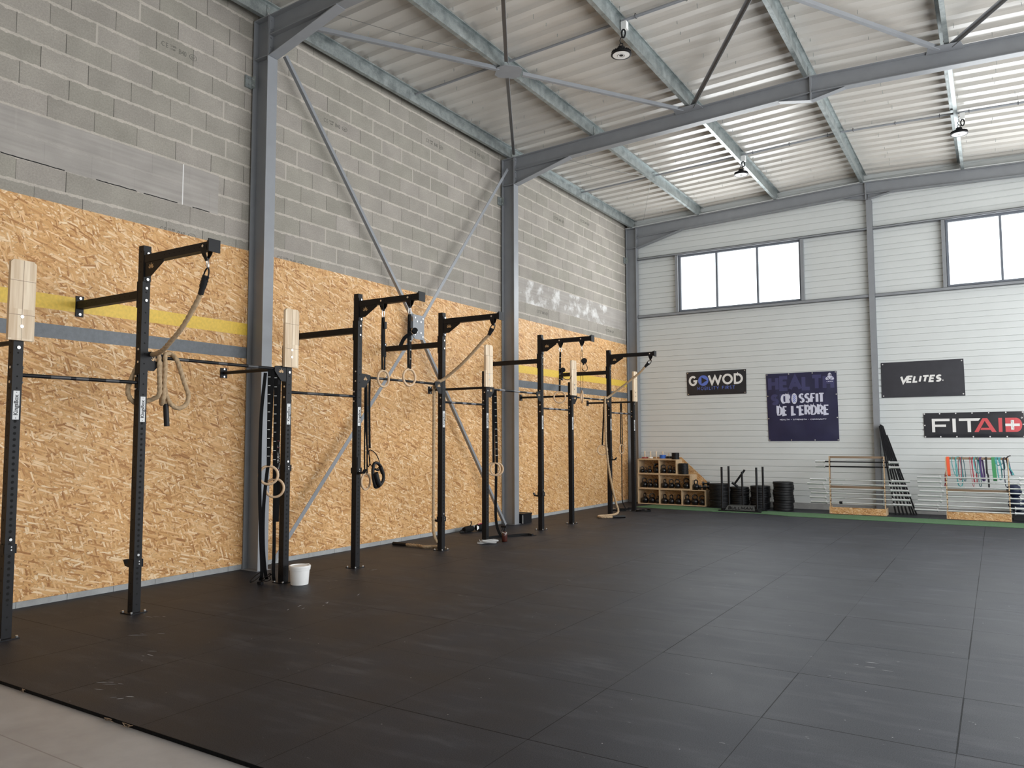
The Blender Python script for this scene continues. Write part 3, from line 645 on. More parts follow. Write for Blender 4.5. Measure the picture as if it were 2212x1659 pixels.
def node(c, ang, label):
    x, y, z = c; pts = []
    for dx, dy in ((-.05, -.22), (.05, -.22), (.17, -.05), (.17, .05), (.05, .22), (-.05, .22), (-.17, .05), (-.17, -.05)): pts.append((x + dx * 1.3, y + dy, rz(x + dx) - 0.028))
    solo('brace_plate', MB().plate(pts, (0, 0, 0.008)), M['steel'], label, 'plate', 'roof brace plates', 'thing', False)
node(n1, 0, 'grey gusset plate where four roof braces meet under the second purlin')
node(n2, 0, 'grey gusset plate where roof braces meet under the ridge purlin')
for x, lab in ((3.88, 'flat steel lug where two braces meet the long rafter under the lamp purlin'), (7.77, 'flat steel lug where two braces meet the long rafter beyond the ridge')):
    y = 12.60; solo('brace_plate', MB().plate([(x - 0.22, y - 0.1, rz(x - .22) - 0.026), (x + 0.2, y - 0.1, rz(x + .2) - 0.026), (x + 0.24, y + 0.13, rz(x + .2) - 0.026), (x - 0.26, y + 0.13, rz(x - .22) - 0.026)], (0, 0, 0.008)), M['steel'], lab, 'plate', 'roof brace plates', 'thing', False)
# wall bracing between the first two columns
xb = 0.20; nd = (xb, 9.835, 3.47)
for p0, p1, w, lab, fin in (((xb, 6.98, 6.85), (xb, 9.76, 3.57), 0.05, 'grey wall brace from the head of the bucket column down to the bolted plate', 0),
                        ((xb, 9.91, 3.57), (xb, 12.60, 6.96), 0.06, 'grey wall brace from the middle column head down to the bolted plate', 1),
                        ((xb, 9.91, 3.37), (xb, 12.51, 0.01), 0.05, 'grey wall brace from the bolted plate to the middle column foot', 0),
                        ((xb, 6.90, 0.04), (xb, 9.76, 3.37), 0.06, 'grey wall brace from the bolted plate to the foot of the bucket column', 1)):
    m = MB().prism(p0, p1, [(-w / 2, -0.003), (w / 2, -0.003), (w / 2, 0.003), (-w / 2, 0.003)], (1, 0, 0)).prism(p0, p1, [(w / 2 - 0.006, -0.05), (w / 2, -0.05), (w / 2, -0.003), (w / 2 - 0.006, -0.003)], (1, 0, 0))
    solo('brace_bar', m, M['steel'], lab, 'brace', 'wall brace bars', 'thing', False, tuple((Vector(p0) + Vector(p1)) / 2))
y, z = nd[1], nd[2]
t = thing('brace_plate', (xb, y, z), 'bolted grey steel plate at the crossing of the wall braces', 'plate', None, 'thing')
part('plate', MB().plate([(xb + 0.004, y + a, z + b) for a, b in ((-.14, .20), (.12, .20), (.145, .17), (.145, -.15), (.10, -.20), (-.09, -.20), (-.145, -.15), (-.145, .17))], (0.010, 0, 0)), M['steel'], t, False)
for a, b in ((-.10, .15), (-.05, .09), (.10, .15), (.05, .09), (-.10, -.13), (-.05, -.08), (.10, -.15), (.05, -.09)): part('bolt', MB().cyl((xb + 0.014, y + a, z + b), (xb + 0.024, y + a, z + b), 0.014, 8), M['zinc'], t)
for p0, p1, lab in (((1.2, 6.75, 7.05), (2.0, 9.0, 7.27), 'thin wire slung from the near haunch to the second purlin'), ((1.4, 12.9, 7.0), (2.0, 15.4, 7.3), 'thin wire slung from the middle haunch to the second purlin'), ((2.0, 15.6, 7.3), (0.55, 18.7, 7.35), 'thin wire slung from the second purlin to the corner column head')):
    solo('roof_wire', MB().tube(smoothp([p0, tuple((Vector(p0) + Vector(p1)) / 2 - Vector((0, 0, 0.03))), p1], 0.2), 0.004, 5), M['wire'], lab, 'wire', 'thin roof wires', 'thing')
# ------------------------------------------------------------------ high-bay lamps
def lamp(x, y, z, label, tilt=0.0):
    t = thing('high_bay_lamp', (x, y, z), label, 'lamp', 'round high bay lamps', 'thing')
    R = 0.142
    part('housing', MB().lathe([(0.0, 0.115), (0.05, 0.115), (0.056, 0.075), (0.066, 0.055), (0.105, 0.045), (R, 0.018), (R + 0.002, 0.0), (R - 0.02, -0.004), (R - 0.022, 0.002), (0, 0.004)], (x, y, z), 36), M['black'], t)
    f = MB()
    for i in range(24):
        a = 2 * PI * i / 24; f.bar((x + math.cos(a) * 0.06, y + math.sin(a) * 0.06, z + 0.058), (x + math.cos(a) * 0.135, y + math.sin(a) * 0.135, z + 0.034), 0.004, 0.03)
    part('cooling_rib', f, M['black'], t, False)
    ln = part('lens', MB().lathe([(0.0, -0.0045), (0.05, -0.006), (R - 0.022, -0.001), (R - 0.022, 0.003), (0, 0.003)], (x, y, z), 36), M['lens'], t)
    part('lens_ring', MB().torus((x, y, z - 0.006), (0, 0, 1), 0.05, 0.004, 30, 6), M['greystrap'], ln)
    part('driver_cap', MB().lathe([(0.0, -0.008), (0.026, -0.0085), (0.03, -0.005), (0.0, -0.005)], (x, y, z), 20), M['black'] if x < 5 and y < 12 else M['greystrap'], ln)
    ztop = rz(x) + 0.14
    part('hook', MB().torus((x, y, z + 0.145), (0, 1, 0), 0.026, 0.006, 20, 6), M['black'], t)
    part('suspension', MB().tube(smoothp([(x, y, z + 0.165), (x - 0.02, y, z + 0.22), (x + 0.01, y + 0.01, (z + ztop) / 2 + 0.05), (x - 0.015, y, ztop - 0.08), (x + 0.03, y, ztop - 0.05)], 0.02), 0.006, 6), M['black'], t)
    jb = part('junction_box', MB().box(x + 0.02, x + 0.10, y - 0.05, y + 0.03, ztop - 0.13, ztop - 0.015), M['white'], t, False)
    part('cable_coil', MB().tube(smoothp([(x + 0.06 + 0.028 * math.cos(a), y - 0.055 + 0.003 * k, ztop - 0.2 + 0.06 * math.sin(a)) for k in range(3) for a in [2 * PI * i / 10 for i in range(10)]], 0.02), 0.011, 6), M['black'], t)
lamp(3.926, 9.705, 7.014, 'round black high bay lamp with dark centre hanging in the braced bay')
lamp(3.908, 15.79, 7.084, 'round black high bay lamp above the rig, next to the gable')
lamp(7.825, 15.79, 7.102, 'round black high bay lamp hanging beyond the ridge')
# ================================================================== THE RIG
XC, HP = 1.15, 0.04
PY = [3.285, 4.425, 6.245, 7.425, 9.235, 10.405, 12.205, 13.385, 15.15, 16.42]
TALL = {1, 3, 4, 6, 8}
rig = thing('pull_up_rig', (XC, 9.85, 0), 'black steel pull-up rig of ten uprights standing along the board wall', 'rig')
def bolts(parent, pts, ax, r=0.013, l=0.010, mt='zinc', name='bolt'):
    d = {'x': (l, 0, 0), '-x': (-l, 0, 0), 'y': (0, l, 0), '-y': (0, -l, 0), 'z': (0, 0, l)}[ax]
    for q in pts: part(name, MB().cyl(q, tuple(q[i] + d[i] for i in range(3)), r, 8), M[mt], parent)
def petals(m, c, X, Y, n, s):
    """small lotus-like mark of five petals lying in the plane X, Y"""
    X = Vector(X); Y = Vector(Y); c = Vector(c)
    for a, l in ((0, 1.0), (0.55, 0.9), (-0.55, 0.9), (1.05, 0.75), (-1.05, 0.75)):
        d = Y * math.cos(a) + X * math.sin(a); w = X * math.cos(a) - Y * math.sin(a)
        b = c - Y * 0.35 * s + d * 0.18 * s
        m.plate([b, b + d * 0.45 * l * s + w * 0.13 * s, b + d * 0.95 * l * s, b + d * 0.45 * l * s - w * 0.13 * s], Vector(n) * 0.001)
    return m
def upright(i):
    y = PY[i]; tall = i in TALL; h = 3.54 if tall else 2.742
    u = part('upright', MB().box(XC - HP, XC + HP, y - HP, y + HP, 0.008, h), M['black'], rig, False)
    part('base_plate', MB().box(XC - 0.085, XC + 0.085, y - 0.085, y + 0.085, 0.0, 0.009), M['black'], u, False)
    bolts(u, [(XC + a * 0.068, y + b * 0.068, 0.009) for a in (-1, 1) for b in (-1, 1)], 'z', 0.011, 0.016)
    hl = MB(); n = 12 if i < 6 else 8
    for k in range(30):                                       # numbered peg holes on the room side
        z = 0.321 + 0.051 * k
        hl.cyl((XC + HP - 0.002, y - 0.002, z), (XC + HP + 0.0008, y - 0.002, z), 0.0125, n)
    z = 0.08
    while z < h - 0.05:                                       # small holes on both visible faces
        if not (0.30 < z < 2.08) and not (not tall and z > 2.46): hl.cyl((XC + HP - 0.002, y, z), (XC + HP + 0.0008, y, z), 0.0075, n)
        hl.cyl((XC, y - HP + 0.002, z), (XC, y - HP - 0.0008, z), 0.0075, n); z += 0.1
    part('hole_pattern', hl, M['hole'], u, False, kind='stuff')
    lb = part('label_plate', MB().box(XC + HP, XC + HP + 0.0015, y - 0.025, y + 0.025, 1.815, 2.058), M['label'], u, False, 'white label plate with black lettering')
    f = frame((XC + HP + 0.002, y, 1.937), (0, 0, 1), (0, -1, 0))
    text('lettering', 'KingsBox', 0.047, f, M['ink'], lb, 0.0012, 0.97)
    for zz in (1.828, 2.045): part('lettering_dot', MB().cyl((XC + HP + 0.0012, y, zz), (XC + HP + 0.0026, y, zz), 0.004, 8), M['ink'], lb, False)
    return u
UP = [upright(i) for i in range(10)]
for i in range(10):
    y = PY[i]; xf = XC + HP
    if i in TALL:
        ab = part('arm', MB().box(xf + 0.01, 2.205, y - 0.035, y + 0.035, 3.368, 3.444), M['black'], rig, False)
        part('end_cap', MB().box(2.205, 2.218, y - 0.062, y + 0.062, 3.345, 3.462).box(2.17, 2.205, y - 0.045, y + 0.045, 3.36, 3.452), M['black'], ab, False)
        part('mounting_plate', MB().box(xf, xf + 0.010, y - 0.038, y + 0.038, 3.185, 3.485), M['black'], ab, False)
        bolts(ab, [(xf + 0.010, y, 3.462), (xf + 0.010, y, 3.205)], 'x', 0.014, 0.012)
        g = part('gusset', MB().plate([(xf + 0.008, y - 0.03, 3.368), (1.50, y - 0.03, 3.368), (1.50, y - 0.03, 3.345), (1.30, y - 0.03, 3.225), (xf + 0.008, y - 0.03, 3.225)], (0, 0.006, 0)), M['black'], ab, False)
        part('emblem', petals(MB(), (1.305, y - 0.031, 3.315), (1, 0, 0), (0, 0, 1), (0, -1, 0), 0.058), M['emblem'], g, False)
        hl = MB()
        for k in range(9): hl.cyl((1.52 + k * 0.075, y - 0.034, 3.406), (1.52 + k * 0.075, y - 0.0358, 3.406), 0.006, 8)
        part('hole_pattern', hl, M['hole'], ab, False, kind='stuff')
        wbm = part('wall_beam', MB().box(0.012, XC - HP - 0.008, y - 0.035, y + 0.035, 3.022, 3.10), M['black'], rig, False)
        part('wall_plate', MB().box(0.0, 0.012, y - 0.042, y + 0.042, 2.94, 3.16), M['black'], wbm, False)
        bolts(wbm, [(0.012, y, 3.135), (0.012, y, 2.965)], 'x', 0.014, 0.012)
        part('mounting_plate', MB().box(XC - HP - 0.012, XC - HP, y - 0.042, y + 0.042, 2.93, 3.19), M['black'], wbm, False)
        hl = MB()
        for k in range(11): hl.cyl((0.12 + k * 0.085, y - 0.034, 3.061), (0.12 + k * 0.085, y - 0.0358, 3.061), 0.006, 8)
        part('hole_pattern', hl, M['hole'], wbm, False, kind='stuff')
        bolts(UP[i], [(xf, y, 3.12), (xf, y, 3.0)], 'x', 0.013, 0.009)
        for ax in {1: (2.11,), 3: (1.585, 2.025), 4: (2.075,), 6: (1.57, 2.0), 8: (2.11,)}[i]:
            hk = part('hanger_bracket', MB().plate([(ax - 0.05, y - 0.04, 3.42), (ax + 0.05, y - 0.04, 3.42), (ax + 0.03, y - 0.035, 3.34), (ax + 0.018, y - 0.008, 3.285), (ax - 0.018, y - 0.008, 3.285), (ax - 0.03, y - 0.035, 3.34)], (0, 0.005, 0)).plate([(ax - 0.05, y + 0.036, 3.42), (ax + 0.05, y + 0.036, 3.42), (ax + 0.03, y + 0.03, 3.34), (ax + 0.018, y + 0.004, 3.285), (ax - 0.018, y + 0.004, 3.285), (ax - 0.03, y + 0.03, 3.34)], (0, 0.005, 0)).box(ax - 0.018, ax + 0.018, y - 0.009, y + 0.010, 3.278, 3.30), M['black'], ab, False)
            bolts(hk, [(ax, y - 0.04, 3.406)], '-y', 0.013, 0.01)
    else:
        tb = part('wall_tie', MB().cyl((0.01, y, 2.473), (XC - HP, y, 2.473), 0.021, 12), M['black'], rig)
        part('wall_plate', MB().box(0.0, 0.011, y - 0.05, y + 0.05, 2.41, 2.535), M['black'], tb, False)
        bolts(tb, [(0.011, y, 2.52), (0.011, y, 2.425)], 'x', 0.011, 0.010)
        # climbing target board on the post head
        bd = part('target_board', MB().plate([(xf + 0.002, y - 0.103, 2.482), (xf + 0.002, y + 0.103, 2.482), (xf + 0.002, y + 0.103, 3.145), (xf + 0.002, y + 0.08, 3.168), (xf + 0.002, y - 0.08, 3.168), (xf + 0.002, y - 0.103, 3.145)], (0.036, 0, 0)), M['board'], rig, False, 'pale wooden target board')
        gm = MB().box(xf + 0.038, xf + 0.0386, y - 0.0018, y + 0.0018, 2.482, 3.166)
        for zz in (2.70, 2.99): gm.box(xf + 0.038, xf + 0.0386, y - 0.103, y + 0.103, zz - 0.0018, zz + 0.0018)
        part('pencil_line', gm, M['brownpine'], bd, False)
        bolts(bd, [(xf + 0.038, y, 2.685), (xf + 0.038, y, 2.602)], 'x', 0.014, 0.006)
        bolts(UP[i], [(xf, y, 2.425)], 'x', 0.014, 0.009)
WORN = [mat('worn_black_bar', (0.05, 0.05, 0.053), 0.35), mat('worn_silver_bar', (0.15, 0.15, 0.16), 0.35)]
def gplate(parent, ya, s):
    pts = [(XC + 0.028, ya, 2.50), (XC + 0.028, ya + s * 0.17, 2.488), (XC + 0.028, ya + s * 0.17, 2.43), (XC + 0.028, ya + s * 0.07, 2.315), (XC + 0.028, ya, 2.315)]
    g = part('gusset', MB().plate(pts, (0.007, 0, 0)).box(XC - 0.03, XC + 0.03, min(ya, ya + s * 0.008), max(ya, ya + s * 0.008), 2.30, 2.51), M['black'], parent, False)
    part('emblem', petals(MB(), (XC + 0.0352, ya + s * 0.075, 2.425), (0, 1, 0), (0, 0, 1), (1, 0, 0), 0.05), M['emblem'], g, False)
for i in range(9):
    ya, yb = PY[i] + HP, PY[i + 1] - HP; high = i % 2 == 1
    z = 2.457 if high else 2.195
    b = part('pull_up_bar', MB().cyl((XC, ya, z), (XC, yb, z), 0.0175, 14), M['black'], rig)
    if high: gplate(b, ya, 1); gplate(b, yb, -1)
    else:
        part('flange', MB().box(XC - 0.03, XC + 0.03, ya, ya + 0.008, z - 0.08, z + 0.08).box(XC - 0.03, XC + 0.03, yb - 0.008, yb, z - 0.08, z + 0.08), M['black'], b, False)
        bolts(b, [(XC, yb - 0.008, z + 0.062), (XC, yb - 0.008, z - 0.062)], '-y', 0.011, 0.014)
        bolts(b, [(XC, ya + 0.008, z + 0.062), (XC, ya + 0.008, z - 0.062)], 'y', 0.011, 0.014)
    for k in (0, 1):                                          # bolt heads of the bars on the side faces of the posts
        yy = (PY[i] if k == 0 else PY[i + 1])
        bolts(UP[i + k], [(XC + 0.012, yy - HP, z + 0.062 + 0.0), (XC + 0.012, yy - HP, z - 0.062)], '-y', 0.012, 0.008)
    q = random.Random(i)
    for k in range(3):
        a = ya + (yb - ya) * (0.15 + 0.25 * k + q.uniform(0, 0.1)); part('worn_patch', MB().cyl((XC, a, z), (XC, a + q.uniform(0.08, 0.2), z), 0.0178, 14), WORN[i > 3], b)
# ---- J-cups hooked on the posts
def jcup(i, z, s, where):
    y = PY[i]; xa = XC + s * HP; t = thing('barbell_hook', (XC, y, z), 'black steel barbell hook ' + where, 'hook', 'barbell hooks on the rig')
    X = lambda a, b: (min(xa + s * a, xa + s * b), max(xa + s * a, xa + s * b))
    part('back_plate', MB().box(*X(0.002, 0.010), y - 0.03, y + 0.03, z - 0.01, z + 0.21), M['black'], t, False)
    part('hook', MB().plate([(xa + s * 0.01, y - 0.025, z + 0.02), (xa + s * 0.08, y - 0.025, z + 0.022), (xa + s * 0.115, y - 0.025, z + 0.06), (xa + s * 0.125, y - 0.025, z + 0.055), (xa + s * 0.09, y - 0.025, z + 0.0), (xa + s * 0.01, y - 0.025, z - 0.01)], (0, 0.05, 0)), M['blackrub'], t, False)
    part('clamp', MB().box(XC - HP - 0.008, XC + HP + 0.012, y - HP - 0.008, y - HP - 0.001, z + 0.0, z + 0.075).box(XC - HP - 0.008, XC + HP + 0.012, y + HP + 0.001, y + HP + 0.008, z + 0.0, z + 0.075).box(XC + HP + 0.001 if s < 0 else XC - HP - 0.009, XC + HP + 0.009 if s < 0 else XC - HP - 0.001, y - HP - 0.008, y + HP + 0.008, z + 0.0, z + 0.075), M['black'], t, False)
    part('pin', MB().cyl((XC + HP, y, z + 0.115), (XC + HP + 0.008, y, z + 0.115), 0.012, 10), M['zinc'], t)
    for zz in (0.055, 0.03): part('pin', MB().cyl((XC + HP + 0.009, y + 0.006, z + zz), (XC + HP + 0.014, y + 0.006, z + zz), 0.006, 8), M['zinc'], t)
for i, z, s, w in ((0, 0.70, -1, 'low on the post cut by the edge of the view'), (1, 0.43, -1, 'low on the post that carries the coiled rope'), (2, 1.27, -1, 'on the post with the straps and rings'), (3, 1.20, 1, 'holding the black strap handles'), (4, 0.42, -1, 'low on the post above the rope end on the floor'), (6, 0.60, -1, 'low on the post in front of the black box'), (8, 1.18, 1, 'on the post beside the rope that coils on the floor')): jcup(i, z, s, w)

# ================================================================== ROPES, RINGS AND STRAPS
def rope_thing(label, top, d, path, caps, ferr):
    """top: ring of the ferrule; path: rope centre line; caps: list of (p0, p1) black end sleeves"""
    t = thing('climbing_rope', path[0], label, 'rope', 'jute climbing ropes')
    part('rope', MB().tube(smoothp(path, 0.011), 0.0245, 16, lobes=3, pitch=0.17), M['rope'], t, label='laid jute rope')
    f0, f1 = Vector(ferr[0]), Vector(ferr[1]); dd = (f1 - f0).normalized()
    fe = part('end_sleeve', MB().cyl(f0, f0 + (f1 - f0) * 0.62, 0.031, 14).cyl(f0 + (f1 - f0) * 0.62, f1, 0.026, 14), M['blackrub'], t, label='black heat-shrink end sleeve')
    for k in (0.12, 0.3, 0.48):
        c = f0 + (f1 - f0) * k; h_ = Vector((0.85, 0.53, 0)) * 0.038; part('clamp_screw', MB().cyl(c - h_, c + h_, 0.004, 6), M['black'], fe)
    a = dd.orthogonal().normalized(); ring = []
    rc = f0 - dd * 0.03; sd = dd.cross(Vector((0, 1, 0))).normalized()
    for k in range(13):
        q = PI * k / 12; ring.append(f0 + sd * 0.034 * math.cos(q) - dd * (0.075 * math.sin(q)))
    part('shackle', MB().tube([f0 + dd * 0.03 + sd * 0.034] + ring + [f0 + dd * 0.03 - sd * 0.034], 0.007, 8), M['black'], t)
    tp = Vector(top); e = f0 - dd * 0.075; c = (tp + e) / 2; L = (tp - e).length / 2 + 0.006; ax = (tp - e).normalized(); sd2 = ax.cross(Vector((0.3, 1, 0))).normalized()
    part('carabiner', MB().tube([c + ax * L * math.cos(2 * PI * k / 20) + sd2 * 0.022 * math.sin(2 * PI * k / 20) for k in range(20)], 0.0055, 8, True), M['zinc'], t)
    for p0, p1 in caps: part('end_sleeve', MB().cyl(p0, p1, 0.027, 14), M['blackrub'], t, label='black heat-shrink end sleeve')
    return t
swA = [(2.018, 4.43, 2.967), (1.976, 4.43, 2.912), (1.916, 4.43, 2.846), (1.858, 4.43, 2.779), (1.748, 4.425, 2.667), (1.596, 4.43, 2.568), (1.459, 4.45, 2.504), (1.338, 4.47, 2.478), (1.22, 4.50, 2.475)]
lpA = [(1.10, 4.53, 2.49), (1.065, 4.47, 2.43), (1.06, 4.393, 2.262), (1.065, 4.345, 2.134), (1.07, 4.369, 2.041), (1.085, 4.436, 2.0), (1.13, 4.539, 2.033), (1.2, 4.581, 2.077), (1.205, 4.588, 2.166), (1.205, 4.58, 2.293), (1.2, 4.578, 2.42), (1.15, 4.60, 2.497), (1.10, 4.66, 2.42), (1.09, 4.69, 2.216), (1.1, 4.68, 2.06), (1.15, 4.65, 2.0), (1.2, 4.634, 2.055), (1.205, 4.638, 2.208), (1.205, 4.642, 2.375), (1.19, 4.645, 2.472), (1.15, 4.685, 2.50), (1.13, 4.754, 2.504), (1.19, 4.773, 2.45), (1.205, 4.809, 2.348), (1.21, 4.861, 2.207), (1.21, 4.906, 2.092), (1.21, 4.882, 1.999), (1.2, 4.803, 1.958), (1.18, 4.735, 1.995), (1.15, 4.700, 2.08), (1.135, 4.690, 2.16), (1.135, 4.70, 2.10), (1.14, 4.702, 2.0)]
rope_thing('jute climbing rope looped over the pull-up bar, its end hanging free', (2.11, 4.43, 3.29), None, swA + lpA, [((1.14, 4.702, 2.0), (1.15, 4.714, 1.776))], ((2.096, 4.43, 3.14), (2.025, 4.43, 2.975)))
spB = [(2.012, 9.24, 3.152), (1.94, 9.24, 3.10), (1.847, 9.24, 3.023), (1.712, 9.24, 2.903), (1.543, 9.235, 2.765), (1.371, 9.23, 2.643), (1.24, 9.215, 2.556), (1.19, 9.17, 2.508), (1.15, 9.13, 2.496), (1.108, 9.11, 2.44), (1.105, 9.105, 2.30), (1.105, 9.105, 1.9), (1.10, 9.11, 1.3), (1.09, 9.12, 0.7), (1.08, 9.15, 0.25), (1.11, 9.25, 0.07), (1.13, 9.33, 0.028), (1.06, 9.36, 0.028), (0.94, 9.32, 0.028), (0.82, 9.24, 0.028), (0.68, 9.28, 0.028), (0.54, 9.27, 0.028), (0.44, 9.28, 0.028)]
rope_thing('jute climbing rope slung over the bar with its end lying towards the wall', (2.075, 9.235, 3.29), None, spB, [((0.45, 9.28, 0.029), (0.20, 9.26, 0.029))], ((2.055, 9.24, 3.235), (2.0, 9.24, 3.145)))
spC = [(1.985, 15.15, 3.14), (1.864, 15.15, 3.021), (1.617, 15.145, 2.846), (1.39, 15.13, 2.688), (1.22, 15.08, 2.558), (1.18, 14.99, 2.50), (1.165, 14.92, 2.494), (1.185, 14.87, 2.45), (1.19, 14.86, 2.25), (1.19, 14.86, 2.0), (1.19, 14.90, 1.5), (1.2, 14.98, 1.05), (1.22, 15.10, 0.62), (1.25, 15.22, 0.28), (1.28, 15.27, 0.10), (1.27, 15.15, 0.04), (1.19, 14.95, 0.028), (1.10, 14.78, 0.028), (1.12, 14.62, 0.028), (1.22, 14.55, 0.028), (1.33, 14.60, 0.028), (1.42, 14.70, 0.028)]
rope_thing('jute climbing rope hanging from the last arm and coiled on the floor', (2.11, 15.15, 3.29), None, spC, [((1.41, 14.69, 0.029), (1.60, 14.90, 0.029))], ((2.07, 15.15, 3.22), (1.985, 15.15, 3.14)))

def hring(label, top, c, ang, tick=True, tails=None, w=0.034, buckle=None, R=0.103, sx=1.0, group='wooden gymnastic rings', carab=True, back=True):
    """wooden ring on a webbing strap. ang: direction of the ring's normal in the floor plan (degrees)"""
    t = thing('gymnastic_ring', c, label, 'gymnastic ring', group)
    nv = Vector((math.cos(math.radians(ang)), math.sin(math.radians(ang)), 0)); sd = Vector((-nv.y, nv.x, 0))
    part('ring', MB().torus(c, nv, R, 0.0145, 44, 12, sx), M['ringwood'], t, label='pale birch ring')
    tp = Vector(top); bt = Vector(c) + Vector((0, 0, R + 0.012)); bi = Vector(c) + Vector((0, 0, R - 0.016))
    wd = sd
    A = [tp + nv * 0.012, lerp_v(tp, bt, 0.35) + nv * 0.016, lerp_v(tp, bt, 0.8) + nv * 0.020, bt + nv * 0.017, bi + nv * 0.004]
    Bk = [tp - nv * 0.012, lerp_v(tp, bt, 0.4) - nv * 0.02, bt - nv * 0.018, bi - nv * 0.004]
    part('strap', MB().tube(smoothp(A, 0.05), 0, flat=(wd, w, 0.003)), M['web'], t, False)
    if back: part('strap', MB().tube(smoothp(Bk, 0.05), 0, flat=(wd, w, 0.003)), M['web'], t, False)
    if tick:
        m = MB(); n = int((tp - bt).length / 0.1)
        for k in range(1, n):
            q = lerp_v(tp, bt, k / n) + nv * (0.0215 if k / n > 0.25 else 0.018)
            m.bar(q - wd * w * 0.36, q + wd * w * 0.36, 0.004, 0.007)
        part('tick_mark', m, M['tick'], t, False, kind='stuff')
    if carab:
        e = tp + Vector((0, 0, 0.09)); cc = tp + Vector((0, 0, 0.045))
        part('carabiner', MB().tube([cc + Vector((0, 0, 0.055 * math.cos(2 * PI * k / 20))) + wd * 0.022 * math.sin(2 * PI * k / 20) for k in range(20)], 0.0055, 8, True), M['zinc'], t)
    if buckle:
        q = lerp_v(tp, bt, buckle) + nv * 0.03
        part('buckle', MB().bar(q - Vector((0, 0, 0.045)), q + Vector((0, 0, 0.045)), 0.042, 0.022, tuple(nv)), M['black'], t, False)
    if tails:
        for tl in tails: part('strap_tail', MB().tube(smoothp(tl, 0.03), 0, flat=(sd if len(tl) < 30 else sd, w, 0.003)), M['web'], t, False)
    return t
def lerp_v(a, b, t): return Vector(a) + (Vector(b) - Vector(a)) * t
def roll(t, c, ax, r, wid, name='rolled_strap'):
    c = Vector(c); ax = Vector(ax).normalized()
    part(name, MB().cyl(c - ax * wid / 2, c + ax * wid / 2, r, 18), M['web'], t)
# pair under the second tall arm
t = hring('wooden ring on the second arm, strap with the buckle pulled high', (1.585, 7.425, 3.20), (1.592, 7.43, 2.41), 0, False, buckle=0.16)
part('strap_end', MB().tube(smoothp([(1.60, 7.40, 3.12), (1.62, 7.39, 2.9), (1.61, 7.40, 2.72)], 0.04), 0, flat=((0, 1, 0), 0.034, 0.006)), M['web'], t, False)
t = hring('wooden ring on the second arm near its end cap, strap rolled up', (2.02, 7.425, 3.20), (2.017, 7.43, 2.408), -6, True, buckle=0.2)
roll(t, (2.075, 7.46, 2.99), (0.75, -0.66, 0.2), 0.036, 0.045)
part('strap_end', MB().tube(smoothp([(2.06, 7.42, 2.96), (1.98, 7.38, 2.90), (1.93, 7.36, 2.80)], 0.03), 0, flat=((0.6, 0.5, -0.5), 0.045, 0.012)), M['web'], t, False)
# pair under the third ring arm
t = hring('wooden ring facing the room under the arm before the black box', (1.565, 12.205, 3.20), (1.543, 12.21, 2.385), -62, True, buckle=0.5)
roll(t, (1.625, 12.18, 2.87), (0.66, -0.75, 0), 0.045, 0.04); part('strap_end', MB().tube(smoothp([(1.61, 12.18, 2.83), (1.63, 12.16, 2.75), (1.70, 12.16, 2.69), (1.77, 12.17, 2.70), (1.80, 12.18, 2.76)], 0.02), 0.006, 6), M['web'], t)
t = hring('wooden ring seen edge-on under the end of the arm before the black box', (2.0, 12.205, 3.20), (1.99, 12.21, 2.38), 35, False, buckle=0.3)
roll(t, (2.06, 12.17, 3.01), (0.66, -0.75, 0), 0.05, 0.04); part('strap_end', MB().tube(smoothp([(2.08, 12.16, 2.98), (2.13, 12.15, 2.90), (2.12, 12.15, 2.84), (2.06, 12.15, 2.83), (2.02, 12.17, 2.87)], 0.02), 0.006, 6), M['web'], t)
# straps by the white bucket
va = -50
hring('wooden ring hanging by the bucket post, hiding a second ring', (1.15, 5.99, 2.455), (1.17, 5.985, 1.238), va, True, carab=False, w=0.038,
      tails=[[(1.16, 5.98, 1.33), (1.13, 5.96, 0.9), (1.10, 5.99, 0.45), (1.06, 6.06, 0.14), (1.02, 6.12, 0.04)], [(1.15, 5.93, 2.40), (1.13, 5.90, 1.9), (1.12, 5.905, 1.2), (1.10, 5.95, 0.6), (1.05, 6.02, 0.15), (0.98, 6.06, 0.03)]])
hring('wooden ring just behind the ring at the bucket post', (1.15, 6.04, 2.455), (1.12, 6.03, 1.235), va + 8, False, carab=False, w=0.036)
hring('lowest wooden ring at the bucket post, on a strap with white marks', (1.15, 6.085, 2.455), (1.16, 6.085, 1.088), va - 4, True, carab=False, w=0.038, tails=[[(1.165, 6.085, 1.18), (1.165, 6.085, 0.8), (1.165, 6.09, 0.4), (1.15, 6.10, 0.12), (1.12, 6.14, 0.03)]])
m = MB()
for k in range(9): m.bar((1.176, 6.072, 0.95 - k * 0.1), (1.156, 6.098, 0.95 - k * 0.1), 0.006, 0.008)
tk = thing('patterned_strap', (1.15, 6.13, 2.40), 'black strap with a red and white star pattern beside the bucket post', 'strap')
part('webbing', MB().tube(smoothp([(1.16, 6.125, 2.46), (1.15, 6.13, 2.1), (1.155, 6.13, 1.6), (1.16, 6.135, 1.2), (1.15, 6.14, 0.7)], 0.05), 0, flat=((0.64, 0.77, 0), 0.042, 0.003)), M['web'], tk, False)
m = MB(); r_ = MB(); Xd = Vector((0.64, 0.77, 0)); nn = Vector((0.77, -0.64, 0)) * 0.004
for k in range(8):
    a = 2 * PI * k / 8; c = Vector((1.157, 6.13, 1.42)) + nn; d = Xd * math.cos(a) * 0.02 + Vector((0, 0, 0.05 * math.sin(a)))
    m.bar(c + d * 0.25, c + d, 0.004, 0.003)
